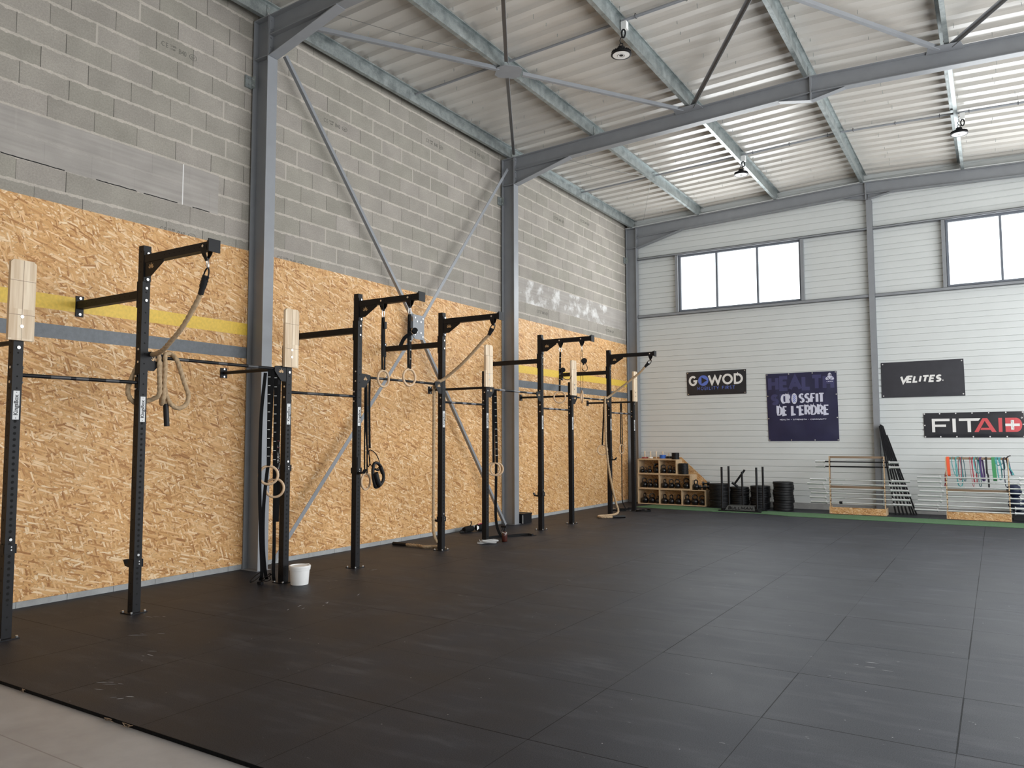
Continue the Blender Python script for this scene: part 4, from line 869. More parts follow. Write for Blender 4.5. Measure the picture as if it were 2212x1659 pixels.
for s in (-1, 1):
    for dz in (0.085, 0.16):
        c = Vector((1.157, 6.13, 1.42 + s * dz)) + nn
        for e in (-1, 1): m.bar(c + Xd * 0.016 * e + Vector((0, 0, 0.035)), c + Xd * 0.008 * e - Vector((0, 0, 0.035)), 0.005, 0.003)
    r_.bar(Vector((1.157, 6.13, 1.42 + s * 0.125)) + nn - Xd * 0.017, Vector((1.157, 6.13, 1.42 + s * 0.125)) + nn + Xd * 0.017, 0.006, 0.003)
    r_.bar(Vector((1.157, 6.13, 1.42 + s * 0.205)) + nn - Xd * 0.017, Vector((1.157, 6.13, 1.42 + s * 0.205)) + nn + Xd * 0.017, 0.010, 0.003)
part('pattern', m, M['tick'], tk, False); part('pattern', r_, M['red'], tk, False)
part('buckle', MB().bar((1.15, 6.13, 2.36), (1.15, 6.13, 2.28), 0.05, 0.02, tuple(nn.normalized())), M['black'], tk, False)
hs = thing('hanging_strap', (1.10, 6.02, 0.03), 'black strap bunched on the floor at the bucket post', 'strap')
for k, (cx, cy, r) in enumerate(((0.96, 6.02, 0.075), (1.03, 6.10, 0.06), (1.09, 6.06, 0.05))):
    pts = [(cx + r * math.cos(a) * 0.5, cy + r * math.sin(a), 0.03 + r * (1 + math.sin(a * 1.0 + k)) * 0.6) for a in [2 * PI * q / 24 for q in range(24)]]
    part('strap_loop', MB().tube(pts, 0, closed=True, flat=((0.8, -0.6, 0), 0.034, 0.004)), M['web'], hs, False)
part('strap_buckle', MB().box(1.00, 1.06, 6.0, 6.04, 0.0, 0.03), M['black'], hs, False)
# straps and handles by the second tall post
hring('wooden ring half hidden by the black strap handles', (1.15, 7.585, 2.455), (1.15, 7.604, 1.088), 190, False, carab=False, w=0.03)
tx = thing('suspension_trainer', (1.15, 7.65, 2.45), 'black suspension straps with loop handles hung on the barbell hook', 'straps')
part('strap', MB().tube(smoothp([(1.168, 7.64, 2.475), (1.165, 7.64, 2.1), (1.17, 7.65, 1.52)], 0.05), 0, flat=((0.6, 0.8, 0), 0.03, 0.003)), M['web'], tx, False)
part('strap', MB().tube(smoothp([(1.132, 7.62, 2.475), (1.14, 7.60, 2.1), (1.17, 7.595, 1.60), (1.19, 7.60, 1.46)], 0.05), 0, flat=((0.6, 0.8, 0), 0.026, 0.003)), M['web'], tx, False)
part('foot_loop', MB().tube(smoothp([(1.17, 7.65, 1.50), (1.20, 7.72, 1.46), (1.22, 7.78, 1.36), (1.22, 7.78, 1.27), (1.2, 7.72, 1.25), (1.18, 7.65, 1.32), (1.17, 7.645, 1.42)], 0.02, True), 0.006, 8, True), M['web'], tx)
part('foot_loop', MB().tube(smoothp([(1.19, 7.60, 1.46), (1.20, 7.62, 1.40), (1.2, 7.625, 1.33), (1.2, 7.60, 1.28), (1.2, 7.575, 1.33), (1.19, 7.58, 1.41)], 0.02, True), 0.006, 8, True), M['web'], tx)
H_ = [(1.25, 7.66, 1.325), (1.25, 7.73, 1.32), (1.25, 7.80, 1.25), (1.25, 7.84, 1.13), (1.24, 7.80, 1.045), (1.24, 7.70, 1.01), (1.25, 7.66, 1.06), (1.25, 7.63, 1.18), (1.25, 7.635, 1.27)]
part('handle', MB().tube(smoothp(H_, 0.02, True), 0.021, 10, True), M['blackrub'], tx)
part('handle', MB().tube(smoothp([(1.28, 7.645, 1.20), (1.28, 7.68, 1.11), (1.28, 7.73, 1.03)], 0.02), 0.036, 12), M['blackrub'], tx)
part('handle', MB().tube(smoothp([(1.27, 7.75, 1.28), (1.27, 7.80, 1.19)], 0.02), 0.026, 12), M['blackrub'], tx)
part('handle', MB().tube(smoothp([(1.26, 7.66, 1.25), (1.26, 7.72, 1.235), (1.26, 7.78, 1.27)], 0.02), 0.014, 8), M['blackrub'], tx)
# straps by the spray bottle
hring('wooden ring above the spray bottle, in front of its twin', (1.15, 10.70, 2.455), (1.165, 10.715, 1.142), -58, True, carab=False, w=0.045, tails=[[(1.16, 10.71, 1.23), (1.15, 10.715, 0.8), (1.14, 10.72, 0.45), (1.14, 10.76, 0.2), (1.18, 10.84, 0.03), (1.20, 10.98, 0.006)]])
hring('wooden ring above the spray bottle, behind its twin', (1.13, 10.66, 2.455), (1.125, 10.685, 1.144), -60, False, carab=False, w=0.04)
m = thing('floor_strap', (1.2, 10.95, 0), 'black webbing strap lying in a bow behind the spray bottle', 'strap')
part('webbing', MB().tube(smoothp([(1.05, 10.66, 0.02), (1.08, 10.80, 0.022), (1.17, 10.95, 0.02), (1.25, 11.15, 0.02), (1.32, 11.30, 0.02), (1.41, 11.38, 0.02)], 0.03), 0, flat=((0, 0, 1), 0.04, 0.006)), M['web'], m, False)
part('webbing', MB().tube(smoothp([(1.30, 11.28, 0.006), (1.40, 11.30, 0.006), (1.48, 11.45, 0.006)], 0.03), 0, flat=((0.7, -0.7, 0), 0.04, 0.005)), M['web'], m, False)
part('buckle', MB().box(1.40, 1.46, 11.34, 11.40, 0.0, 0.035), M['black'], m, False)
# last post
hring('wooden ring hanging from the tie of the last short post', (0.86, 16.42, 2.45), (0.862, 16.42, 1.397), 172, True, carab=False, w=0.04, tails=[[(0.865, 16.42, 1.49), (0.86, 16.425, 1.0), (0.855, 16.43, 0.5), (0.86, 16.44, 0.2), (0.92, 16.50, 0.02)]])
hring('wooden ring behind the rope that coils on the floor', (1.14, 14.93, 2.455), (1.10, 14.90, 1.40), -62, False, carab=False, w=0.03)
m = thing('floor_strap', (1.0, 16.4, 0), 'black straps tangled around the foot of the last short post', 'strap')
for k, pts in enumerate(([(0.62, 16.55, 0.01), (0.75, 16.35, 0.03), (0.9, 16.55, 0.02), (1.0, 16.7, 0.03), (0.85, 16.75, 0.02)], [(1.24, 16.30, 0.015), (1.40, 16.25, 0.03), (1.55, 16.40, 0.02), (1.45, 16.55, 0.03), (1.30, 16.5, 0.02)], [(0.92, 16.50, 0.015), (0.98, 16.25, 0.02), (0.75, 16.15, 0.02), (0.6, 16.3, 0.02)])):
    part('webbing', MB().tube(smoothp(pts, 0.03), 0, flat=((0, 0, 1), 0.035, 0.006)), M['web'], m, False)
for q in ((0.70, 0.75, 16.32, 16.36, 0.0, 0.04), (1.44, 1.49, 16.34, 16.38, 0.0, 0.045), (0.60, 0.64, 16.46, 16.5, 0, 0.035)): part('buckle', MB().box(*q), M['zinc'], m, False)

# ================================================================== THINGS ON THE FLOOR BY THE RIG
bx, by = 1.40, 6.262
t = thing('bucket', (bx, by, 0), 'white plastic bucket standing at the foot of a rig post', 'bucket')
part('body', MB().lathe([(0.0, 0.004), (0.090, 0.004), (0.096, 0.0), (0.099, 0.006), (0.110, 0.170), (0.110, 0.208), (0.106, 0.208), (0.095, 0.012), (0, 0.012)], (bx, by, 0), 44), M['white'], t)
part('rim', MB().lathe([(0.110, 0.164), (0.118, 0.164), (0.120, 0.188), (0.122, 0.190), (0.122, 0.208), (0.118, 0.213), (0.105, 0.213), (0.105, 0.206), (0.110, 0.206)], (bx, by, 0), 44), M['white'], t)
part('tear_strip', MB().box(bx - 0.02, bx + 0.02, by + 0.108, by + 0.126, 0.19, 0.215), M['white'], t, False)
sx_, sy_ = 1.446, 10.513
t = thing('spray_bottle', (sx_, sy_, 0), 'dark amber spray bottle standing among the straps', 'bottle')
part('body', MB().lathe([(0, 0.003), (0.042, 0.003), (0.045, 0.012), (0.045, 0.115), (0.040, 0.135), (0.022, 0.152), (0.016, 0.165), (0, 0.165)], (sx_, sy_, 0), 24), M['amber'], t)
part('trigger_head', MB().lathe([(0.018, 0.160), (0.018, 0.185), (0.012, 0.19), (0.012, 0.225), (0, 0.225)], (sx_, sy_, 0), 16).box(sx_ - 0.060, sx_ + 0.035, sy_ - 0.014, sy_ + 0.014, 0.222, 0.25), M['black'], t)
part('trigger', MB().tube(smoothp([(sx_ - 0.03, sy_ - 0.01, 0.222), (sx_ - 0.035, sy_ - 0.012, 0.19), (sx_ - 0.045, sy_ - 0.015, 0.17)], 0.01), 0.006, 6), M['black'], t)
part('neck_ring', MB().torus((sx_ + 0.002, sy_, 0.142), (0.15, 0, 1), 0.034, 0.005, 24, 6), M['tick'], t)
t = thing('folded_strap', (1.36, 10.20, 0), 'pale grey strap folded in a bundle at the foot of a short post', 'strap')
rs = random.Random(5)
for k in range(6):
    a = k * 0.05; pts = []
    for q in range(28):
        w = 2 * PI * q / 28
        u = math.cos(w) * (0.155 - 0.004 * k) + rs.uniform(-.004, .004); v_ = math.sin(w) * (0.045 + 0.006 * k)
        pts.append((1.35 + u * 0.62 - v_ * 0.78 + 0.012 * (k - 3), 10.20 + u * 0.78 + v_ * 0.62, 0.012 + 0.007 * k + 0.006 * math.sin(3 * w + k)))
    part('loop', MB().tube(pts, 0, closed=True, flat=((0.1, 0.1, 1), 0.020, 0.006)), M['greystrap'], t, False)
t = thing('equipment_bag', (0.26, 11.3, 0), 'black pouch with a white triangle lying against the wall base', 'bag')
part('pouch', MB().lathe([(0, -0.15), (0.035, -0.15), (0.058, -0.12), (0.066, -0.03), (0.066, 0.08), (0.05, 0.14), (0.0, 0.15)], (0.30, 11.52, 0.066), 18, 'y'), M['web'], t)
part('pouch', MB().lathe([(0, -0.14), (0.04, -0.14), (0.052, -0.08), (0.058, 0.05), (0.045, 0.12), (0.0, 0.13)], (0.24, 11.22, 0.058), 18, 'y'), M['web'], t)
part('triangle_mark', MB().plate([(0.345, 11.33, 0.03), (0.345, 11.42, 0.075), (0.335, 11.34, 0.115)], (0.004, 0, 0)), M['white'], t, False)
part('red_tab', MB().tube([(0.32, 11.40, 0.125), (0.33, 11.46, 0.135), (0.33, 11.53, 0.13)], 0.010, 8), M['red'], t)
part('strap', MB().tube(smoothp([(0.18, 11.04, 0.02), (0.20, 11.10, 0.06), (0.22, 11.16, 0.02), (0.26, 11.26, 0.12), (0.28, 11.24, 0.19)], 0.02), 0.009, 8), M['web'], t)
part('handle', MB().cyl((0.20, 11.02, 0.02), (0.26, 11.13, 0.02), 0.018, 10), M['blackrub'], t)
t = thing('storage_crate', (0.22, 12.98, 0), 'low black plastic box standing beside the middle column', 'box')
part('body', MB().plate([(0.05, 12.86, 0.002), (0.36, 12.86, 0.002), (0.36, 13.20, 0.002), (0.05, 13.20, 0.002)], (0, 0, 0.165)), M['black'], t, False)
part('lid', MB().box(0.04, 0.368, 12.852, 13.21, 0.165, 0.19), M['black'], t, False)
part('corner_strip', MB().box(0.356, 0.363, 12.858, 12.872, 0.004, 0.164), M['greystrap'], t, False)
# scraps of torn rubber in front of the mat edge
for k, (x, y) in enumerate(((2.66, 2.715), (3.67, 2.71), (3.86, 2.712))):
    m = MB(); q = random.Random(k)
    for j in range(5): m.tube(smoothp([(x + q.uniform(-.03, .03), y, -0.004), (x + q.uniform(-.05, .05), y - q.uniform(.005, .02), 0.004), (x + q.uniform(-.05, .05), y - q.uniform(.0, .02), -0.015)], 0.01), 0.0015, 4)
    solo('fluff_tuft', m, M['brownpine'], ['small tuft of fibres caught on the mat edge, by itself', 'small tuft of fibres on the mat edge with a neighbour close by', 'smaller tuft of fibres near the other tuft on the mat edge'][k], 'fluff', 'fibre tufts on the mat edge', 'thing')
# ================================================================== BANNERS ON THE GABLE
def arc(cx, cy, rx, ry, a0, a1, n=14): return [(cx + rx * math.cos(math.radians(a0 + (a1 - a0) * i / n)), cy + ry * math.sin(math.radians(a0 + (a1 - a0) * i / n))) for i in range(n + 1)]
GL = {'A': (0.9, [[(0, 0), (.45, 1), (.9, 0)], [(.16, .34), (.74, .34)]]), 'B': (.7, [[(.08, 0), (.08, 1), (.4, 1)] + arc(.4, .76, .24, .24, 90, -90) + [(.08, .52)], [(.4, .52)] + arc(.42, .26, .26, .26, 90, -90) + [(.08, 0)]]),
      'C': (.85, [arc(.46, .5, .42, .5, 50, 310, 20)]), 'D': (.82, [[(.08, 0), (.08, 1), (.32, 1)] + arc(.32, .5, .44, .5, 90, -90, 16) + [(.08, 0)]]), 'E': (.66, [[(.64, 1), (.08, 1), (.08, 0), (.64, 0)], [(.08, .52), (.56, .52)]]),
      'F': (.66, [[(.66, 1), (.08, 1), (.08, 0)], [(.08, .52), (.56, .52)]]), 'G': (.92, [arc(.47, .5, .43, .5, 48, 335, 22) + [(.9, .46), (.52, .46)]]), 'H': (.8, [[(.08, 0), (.08, 1)], [(.72, 0), (.72, 1)], [(.08, .5), (.72, .5)]]),
      'I': (.2, [[(.1, 0), (.1, 1)]]), 'L': (.62, [[(.08, 1), (.08, 0), (.6, 0)]]), 'M': (1.0, [[(.08, 0), (.08, 1), (.5, .25), (.92, 1), (.92, 0)]]), 'N': (.82, [[(.08, 0), (.08, 1), (.74, 0), (.74, 1)]]),
      'O': (.98, [arc(.49, .5, .43, .5, 0, 360, 28)]), 'R': (.74, [[(.08, 0), (.08, 1), (.4, 1)] + arc(.4, .74, .26, .26, 90, -90) + [(.08, .48)], [(.38, .48), (.68, 0)]]),
      'S': (.7, [arc(.36, .75, .27, .25, 35, 270, 14) + arc(.36, .25, .27, .25, 90, -145, 14)]), 'T': (.76, [[(0, 1), (.76, 1)], [(.38, 1), (.38, 0)]]), 'U': (.8, [[(.08, 1), (.08, .36)] + arc(.4, .34, .32, .34, 180, 360, 14) + [(.72, 1)]]),
      'V': (.86, [[(0, 1), (.43, 0), (.86, 1)]]), 'W': (1.25, [[(0, 1), (.32, 0), (.625, .86), (.93, 0), (1.25, 1)]]), 'Y': (.8, [[(0, 1), (.4, .45), (.8, 1)], [(.4, .45), (.4, 0)]]), "'": (.2, [[(.13, 1), (.06, .74)]]), '-': (.5, [[(.06, .45), (.44, .45)]]), ' ': (.4, [])}
def word_strokes(s, h, width=None, gap=0.16, cond=1.0, shear=0.0):
    x = 0.0; out = []
    for ch in s:
        w, st = GL[ch]
        for p in st: out.append([((x + u * cond) * h + v * h * shear, v * h) for u, v in p])
        x += (w * cond + gap)
    tot = (x - gap) * h
    k = 1.0 if width is None else width / tot
    return [[(u * k, v) for u, v in p] for p in out], tot * k
def ribbon(m, pts, w, surf, n_off, wf=None):
    """flat stroke of width w along 2-D points, laid on surf(u, v) -> 3-D point; mitred joints"""
    dense = [pts[0]]
    for a, b in zip(pts[:-1], pts[1:]):
        k = max(1, int(math.hypot(b[0] - a[0], b[1] - a[1]) / 0.05))
        dense += [(a[0] + (b[0] - a[0]) * i / k, a[1] + (b[1] - a[1]) * i / k) for i in range(1, k + 1)]
    closed = math.hypot(dense[0][0] - dense[-1][0], dense[0][1] - dense[-1][1]) < 1e-5
    if closed: dense = dense[:-1]
    n = len(dense); L, R = [], []
    for i in range(n):
        a = dense[(i - 1) % n] if (closed or i > 0) else None; b = dense[(i + 1) % n] if (closed or i < n - 1) else None
        c = dense[i]
        d1 = Vector((c[0] - a[0], c[1] - a[1])).normalized() if a else None; d2 = Vector((b[0] - c[0], b[1] - c[1])).normalized() if b else None
        d1 = d1 or d2; d2 = d2 or d1
        t = (d1 + d2); t = t.normalized() if t.length > 1e-6 else d1
        nn = Vector((-t.y, t.x)); k = 1.0 / max(0.45, nn.dot(Vector((-d1.y, d1.x)))); ww = w * (wf(d1) if wf else 1.0) / 2 * k
        L.append((c[0] + nn.x * ww, c[1] + nn.y * ww)); R.append((c[0] - nn.x * ww, c[1] - nn.y * ww))
    vs = [surf(*q, n_off) for q in L] + [surf(*q, n_off) for q in R]
    m.add(vs, [(i, (i + 1) % n, (i + 1) % n + n, i + n) for i in range(n if closed else n - 1)])
def write(m, s, x, z, h, width, w, surf, off=0.003, gap=0.16, cond=1.0, shear=0.0, wf=None):
    st, tot = word_strokes(s, h - w, width - w if width else None, gap, cond, shear)
    for p in st: ribbon(m, [(x + w / 2 + u, z + w / 2 + v) for u, v in p], w, surf, off, wf)
def banner(name, label, corners, material, seed, amp, eyelets, yb=YB - 0.012):
    """corners: (x, z) bottom-left, bottom-right, top-right, top-left"""
    q = random.Random(seed); ph = [(q.uniform(2, 7), q.uniform(1, 5), q.uniform(0, 6.28), q.uniform(-1, 1)) for _ in range(5)]
    bl, br, tr, tl = corners; Wd = br[0] - bl[0]; Hd = tl[1] - bl[1]
    def disp(u, v):
        e = max(0.0, min(1.0, min(u, 1 - u, v, 1 - v) * 7))
        return e * amp * (0.9 + 0.5 * sum(math.sin(a * u * Wd * 1.6 + b * v * Hd * 1.6 * s + p) for a, b, p, s in ph) / 2.2)
    def uv(x, z):
        v = (z - bl[1]) / Hd; v_ = max(0, min(1, v)); x0 = bl[0] + (tl[0] - bl[0]) * v_; x1 = br[0] + (tr[0] - br[0]) * v_
        return (x - x0) / (x1 - x0), v
    surf = lambda x, z, off: (x, yb - disp(*[max(0, min(1, t)) for t in uv(x, z)]) - off, z)
    t = thing('banner', ((bl[0] + br[0]) / 2, yb, bl[1]), label, 'banner', 'banners on the gable wall')
    nu, nv = 46, 30; m = MB(); vs = []
    for th in (0.0, -0.003):
        for j in range(nv + 1):
            v = j / nv
            for i in range(nu + 1):
                u = i / nu
                x = (bl[0] * (1 - u) + br[0] * u) * (1 - v) + (tl[0] * (1 - u) + tr[0] * u) * v; z = (bl[1] * (1 - u) + br[1] * u) * (1 - v) + (tl[1] * (1 - u) + tr[1] * u) * v
                vs.append((x, yb - disp(u, v) - th, z))
    k = (nu + 1) * (nv + 1); I = lambda i, j: j * (nu + 1) + i
    fs = [(I(i, j), I(i + 1, j), I(i + 1, j + 1), I(i, j + 1)) for j in range(nv) for i in range(nu)]
    fs += [tuple(q_ + k for q_ in reversed(f)) for f in fs]
    loop = [I(i, 0) for i in range(nu)] + [I(nu, j) for j in range(nv)] + [I(i, nv) for i in range(nu, 0, -1)] + [I(0, j) for j in range(nv, 0, -1)]
    fs += [(loop[i], loop[i] + k, loop[(i + 1) % len(loop)] + k, loop[(i + 1) % len(loop)]) for i in range(len(loop))]
    m.add(vs, fs); part('sheet', m, material, t)
    for u, v in eyelets:
        e = MB()
        x = (bl[0] * (1 - u) + br[0] * u) * (1 - v) + (tl[0] * (1 - u) + tr[0] * u) * v; z = (bl[1] * (1 - u) + br[1] * u) * (1 - v) + (tl[1] * (1 - u) + tr[1] * u) * v
        e.cyl((x, yb + 0.01, z), (x, yb - 0.006 - disp(u, v), z), 0.014, 12)
        part('eyelet', e, M['zinc'], t, False)
    return t, surf
C4 = [(.022, .05), (.978, .05), (.978, .95), (.022, .95)]
# 1 the wide black banner next to the corner
t, sf = banner('banner', 'glossy black banner with white letters and a blue play-button O', ((1.578, 2.719), (3.062, 2.723), (3.065, 3.322), (1.565, 3.309)), M['banner_black'], 1, 0.006, C4)
m = MB(); write(m, 'G', 1.612, 2.955, 0.255, 0.235, 0.052, sf); part('lettering', m, M['print_white'], t, False); m = MB(); write(m, 'WOD', 2.115, 2.965, 0.265, 0.885, 0.052, sf, gap=0.17)
part('lettering', m, M['print_white'], t, False)
c = (1.998, 3.083); R = 0.133
m = MB(); pts = [(c[0] + R * math.cos(2 * PI * i / 40), c[1] + R * math.sin(2 * PI * i / 40)) for i in range(40)]
m.add([sf(x, z, 0.003) for x, z in pts], [tuple(range(40))]); part('emblem', m, M['print_blue'], t, False)
tri = [(c[0] - 0.045, c[1] - 0.083), (c[0] + 0.095, c[1] + 0.002), (c[0] - 0.045, c[1] + 0.085)]
m = MB(); m.add([sf(x, z, 0.0045) for x, z in tri], [(0, 1, 2)]); part('emblem', m, M['banner_black'], t, False)
m = MB(); write(m, 'MOBILITY FIRST', 1.835, 2.845, 0.085, 0.955, 0.011, sf, gap=0.42); part('lettering', m, M['print_blue'], t, False)
# 2 the big navy banner
ey = [(u, v) for u in (.015, .333, .667, .985) for v in (.015, .985)] + [(u, v) for u in (.015, .985) for v in (.333, .667)]
t, sf = banner('banner', 'large square navy banner with ornate white lettering in two lines', ((3.566, 1.566), (5.139, 1.571), (5.123, 3.176), (3.536, 3.176)), M['banner_navy'], 2, 0.011, ey)
wf = lambda d: 1.0 - 0.55 * abs(d.x)
m = MB(); write(m, 'HEALTH', 3.56, 2.75, 0.36, 1.53, 0.085, sf, 0.003, 0.16, 0.8); write(m, 'STR', 3.62, 2.42, 0.26, 0.62, 0.07, sf, 0.003, 0.16, 0.8)
part('ghost_lettering', m, M['navy_ghost'], t, False)
m = MB()
write(m, 'CR', 3.862, 2.437, 0.255, 0.235, 0.062, sf, 0.0045, 0.14, 0.62, 0, wf); write(m, 'SSFIT', 4.265, 2.445, 0.255, 0.60, 0.062, sf, 0.0045, 0.14, 0.62, 0, wf)
write(m, 'DE', 3.755, 2.155, 0.255, 0.275, 0.062, sf, 0.0045, 0.14, 0.62, 0, wf); write(m, "L'ERDRE", 4.085, 2.16, 0.262, 0.875, 0.060, sf, 0.0045, 0.12, 0.62, 0, wf)
write(m, 'HEALTH - STRENGTH - COMMUNITY', 3.835, 2.058, 0.032, 1.045, 0.0085, sf, 0.0045, 0.34, 1.4)
oc = (4.18, 2.565)
m.add([sf(oc[0] + 0.066 * math.cos(2 * PI * i / 30), oc[1] + 0.128 * math.sin(2 * PI * i / 30), 0.0045) for i in range(30)], [tuple(range(30))])
part('lettering', m, M['print_lilac'], t, False)
m = MB()
for r in range(7):
    for k in range(3):
        if (r + k) % 2 == 0:
            x0 = oc[0] - 0.03 + k * 0.02; z0 = oc[1] - 0.084 + r * 0.024
            m.add([sf(x0, z0, 0.006), sf(x0 + 0.02, z0, 0.006), sf(x0 + 0.02, z0 + 0.024, 0.006), sf(x0, z0 + 0.024, 0.006)], [(0, 1, 2, 3)])
part('chequer', m, M['print_blue'], t, False)
m = MB(); ec = (4.975, 3.04)
for a in (90, 210, 330):
    d = Vector((math.cos(math.radians(a)), math.sin(math.radians(a)))); p = Vector((-d.y, d.x)); o_ = Vector(ec)
    pts = [o_ + d * 0.012 + p * 0.03, o_ + d * 0.06 + p * 0.03, o_ + d * 0.092 + p * 0.012, o_ + d * 0.092 - p * 0.012, o_ + d * 0.06 - p * 0.03, o_ + d * 0.012 - p * 0.03]
    for q0, q1 in zip(pts, pts[1:] + pts[:1]): ribbon(m, [tuple(q0), tuple(q1)], 0.016, sf, 0.0045)
    ribbon(m, [tuple(o_), tuple(o_ + d * 0.085)], 0.018, sf, 0.0045)
write(m, 'L', 4.905, 2.93, 0.018, 0.02, 0.005, sf, 0.0045); write(m, 'ERDRE', 4.935, 2.93, 0.018, 0.11, 0.006, sf, 0.0045)
part('emblem', m, M['print_lilac'], t, False)
# 3 the charcoal banner beyond the post
t, sf = banner('banner', 'charcoal banner with one short slanted white word, hung highest', ((6.052, 2.526), (7.657, 2.527), (7.648, 3.314), (6.054, 3.307)), M['banner_grey'], 3, 0.006, C4)
m = MB(); write(m, 'V', 6.405, 2.825, 0.178, 0.17, 0.042, sf, 0.003, 0.1, 1, 0.18); write(m, 'ELITES', 6.535, 2.84, 0.158, 0.69, 0.038, sf, 0.003, 0.2, 0.95, 0.2)
m.add([sf(7.252 + 0.012 * math.cos(2 * PI * i / 16), 2.872 + 0.012 * math.sin(2 * PI * i / 16), 0.003) for i in range(16)], [tuple(range(16))])
part('lettering', m, M['print_white'], t, False)
# 4 the long low banner
ey = [(u, v) for u in (.01, .17, .335, .5, .665, .83, .99) for v in (.035, .965)] + [(.01, .5), (.99, .5)]
t, sf = banner('banner', 'long black banner with white and red letters and a white cross', ((6.859, 1.640), (8.677, 1.640), (8.668, 2.177), (6.855, 2.170)), M['banner_black'], 4, 0.009, ey)
m = MB()
def poly(m, pts, off=0.004): m.add([sf(x, z, off) for x, z in pts], [tuple(range(len(pts)))])
def rect(m, x0, x1, z0, z1, off=0.004): poly(m, [(x0, z0), (x1, z0), (x1, z1), (x0, z1)], off)
z0, z1, b = 1.755, 2.045, 0.055
rect(m, 7.01, 7.068, z0, z1); rect(m, 7.068, 7.345, z1 - b, z1); rect(m, 7.068, 7.275, z0 + 0.115, z0 + 0.165)
rect(m, 7.395, 7.457, z0, z1); rect(m, 7.67, 7.732, z0, z1 - b); poly(m, [(7.515, z1 - b), (7.87, z1 - b), (7.91, z1), (7.515, z1)])
rect(m, 8.468 - 0.025, 8.468 + 0.025, z0 + 0.045, z1 - 0.045, 0.007); rect(m, 8.468 - 0.125, 8.468 + 0.125, (z0 + z1) / 2 - 0.026, (z0 + z1) / 2 + 0.026, 0.0075)
rect(m, 8.44, 8.496, z0 + 0.05, z1 - 0.05, 0.007)
part('lettering', m, M['print_white'], t, False)
m = MB()
poly(m, [(7.79, z0), (7.865, z0), (8.01, z1), (7.945, z1)]); poly(m, [(7.945, z1), (8.03, z1), (8.185, z0), (8.105, z0), (7.985, z1 - 0.06)]); poly(m, [(7.90, z0 + 0.045), (8.09, z0 + 0.045), (8.072, z0 + 0.09), (7.92, z0 + 0.09)])
rect(m, 8.225, 8.29, z0, z1)
poly(m, [(8.345, z0), (8.53, z0)] + [(8.53 + 0.105 * math.cos(math.radians(a)), (z0 + z1) / 2 + 0.145 * math.sin(math.radians(a))) for a in range(-80, 81, 16)] + [(8.53, z1), (8.345, z1)])
part('lettering', m, M['print_red'], t, False)
m = MB(); m.torus(sf(8.632, 2.045, 0.004), (0, 1, 0), 0.012, 0.004, 16, 4); part('lettering', m, M['print_white'], t, False)

# ================================================================== GEAR ALONG THE GABLE
# ---- turf strip
tf = [(0.80, 17.36), (1.858, 17.195), (2.299, 17.176), (2.60, 17.19), (2.72, 17.13), (3.3, 17.17), (3.856, 17.15), (4.4, 16.93), (5.2, 16.93), (6.4, 16.90), (8.53, 16.85), (11.5, 16.85)]
tb = [(11.5, 17.85), (8.555, 17.75), (6.812, 17.80), (4.188, 17.83), (2.6, 17.95), (1.513, 18.10), (0.92, 18.12)]
solo('turf_strip', MB().plate([(x, y, 0.001) for x, y in tf + tb], (0, 0, 0.007)), M['turf'], 'strip of green artificial turf laid in front of the gable gear', 'turf', None, 'thing', False)
# ---- kettlebell shelf
Y0, Y1 = 18.31, 18.72; th = 0.02
t = thing('kettlebell_shelf', (1.3, 18.5, 0), 'stepped wooden shelf unit filled with kettlebells in the corner', 'shelf')
def bxs(x0, x1, z0, z1, divs):
    m = MB().box(x0, x1, Y0, Y1, z0, z0 + th).box(x0, x1, Y0, Y1, z1 - th, z1)
    for d in (x0 + th / 2,) + divs + (x1 - th / 2,): m.box(d - th / 2, d + th / 2, Y0 + 0.0006, Y1, z0 + th, z1 - th)
    return m
SX = lambda a: 0.449 + (a - 90) * 0.001077
part('lower_tier', bxs(0.447, 2.19, 0.0, 0.388, (1.018, 1.597)), M['edge'], t, False)
part('middle_tier', bxs(0.449, 1.825, 0.389, 0.755, (1.018,)), M['edge'], t, False)
part('upper_tier', bxs(0.455, 1.475, 0.756, 1.118, (1.022,)), M['edge'], t, False)
part('back_board', MB().plate([(0.40, Y1, 0.0), (2.30, Y1, 0.0), (2.30, Y1, 0.40), (1.46, Y1, 1.165), (0.40, Y1, 1.165)], (0, 0.018, 0)), M['osb_x'], t, False)
part('side_board', MB().box(1.83, 1.85, Y0 + 0.02, Y1, 0.389, 0.74), M['edge'], t, False)
# ---- kettlebells
kb = thing('kettlebell', (0, 0, 0), 'x', 'kettlebell', 'kettlebells')
part('body', MB().lathe([(0.0, 0.0), (0.60, 0.0), (0.70, 0.06), (0.93, 0.42), (1.0, 0.80), (0.93, 1.18), (0.70, 1.52), (0.42, 1.68), (0, 1.72)], (0, 0, 0), 24), M['iron'], kb)
hp = [(-0.50, 0, 1.45), (-0.62, 0, 1.75), (-0.70, 0, 2.15), (-0.56, 0, 2.50), (-0.25, 0, 2.66), (0.25, 0, 2.66), (0.56, 0, 2.50), (0.70, 0, 2.15), (0.62, 0, 1.75), (0.50, 0, 1.45)]
part('handle', MB().tube(smoothp(hp, 0.12), 0.165, 10), M['iron'], kb)
first = True
def kettle(a, zf, wb, wh, lab, yo=0.0, hh=None):
    global first
    r = wb * 0.001077 / 2 * 1.04; ratio = max(0.05, min(1.0, (wh / wb - 0.30) / 0.55)); rzv = math.acos(ratio) * 0.95
    loc = (SX(a), Y0 + r + 0.02 + yo, zf)
    if first:
        first = False; kb.location = loc; kb.rotation_euler = (0, 0, rzv + 0.35); kb.scale = (r, r, r); kb['label'] = lab; return kb
    return copy_thing(kb, loc, rzv + 0.35, r, lab)
F1, F2, F3 = 0.021, 0.41, 0.777
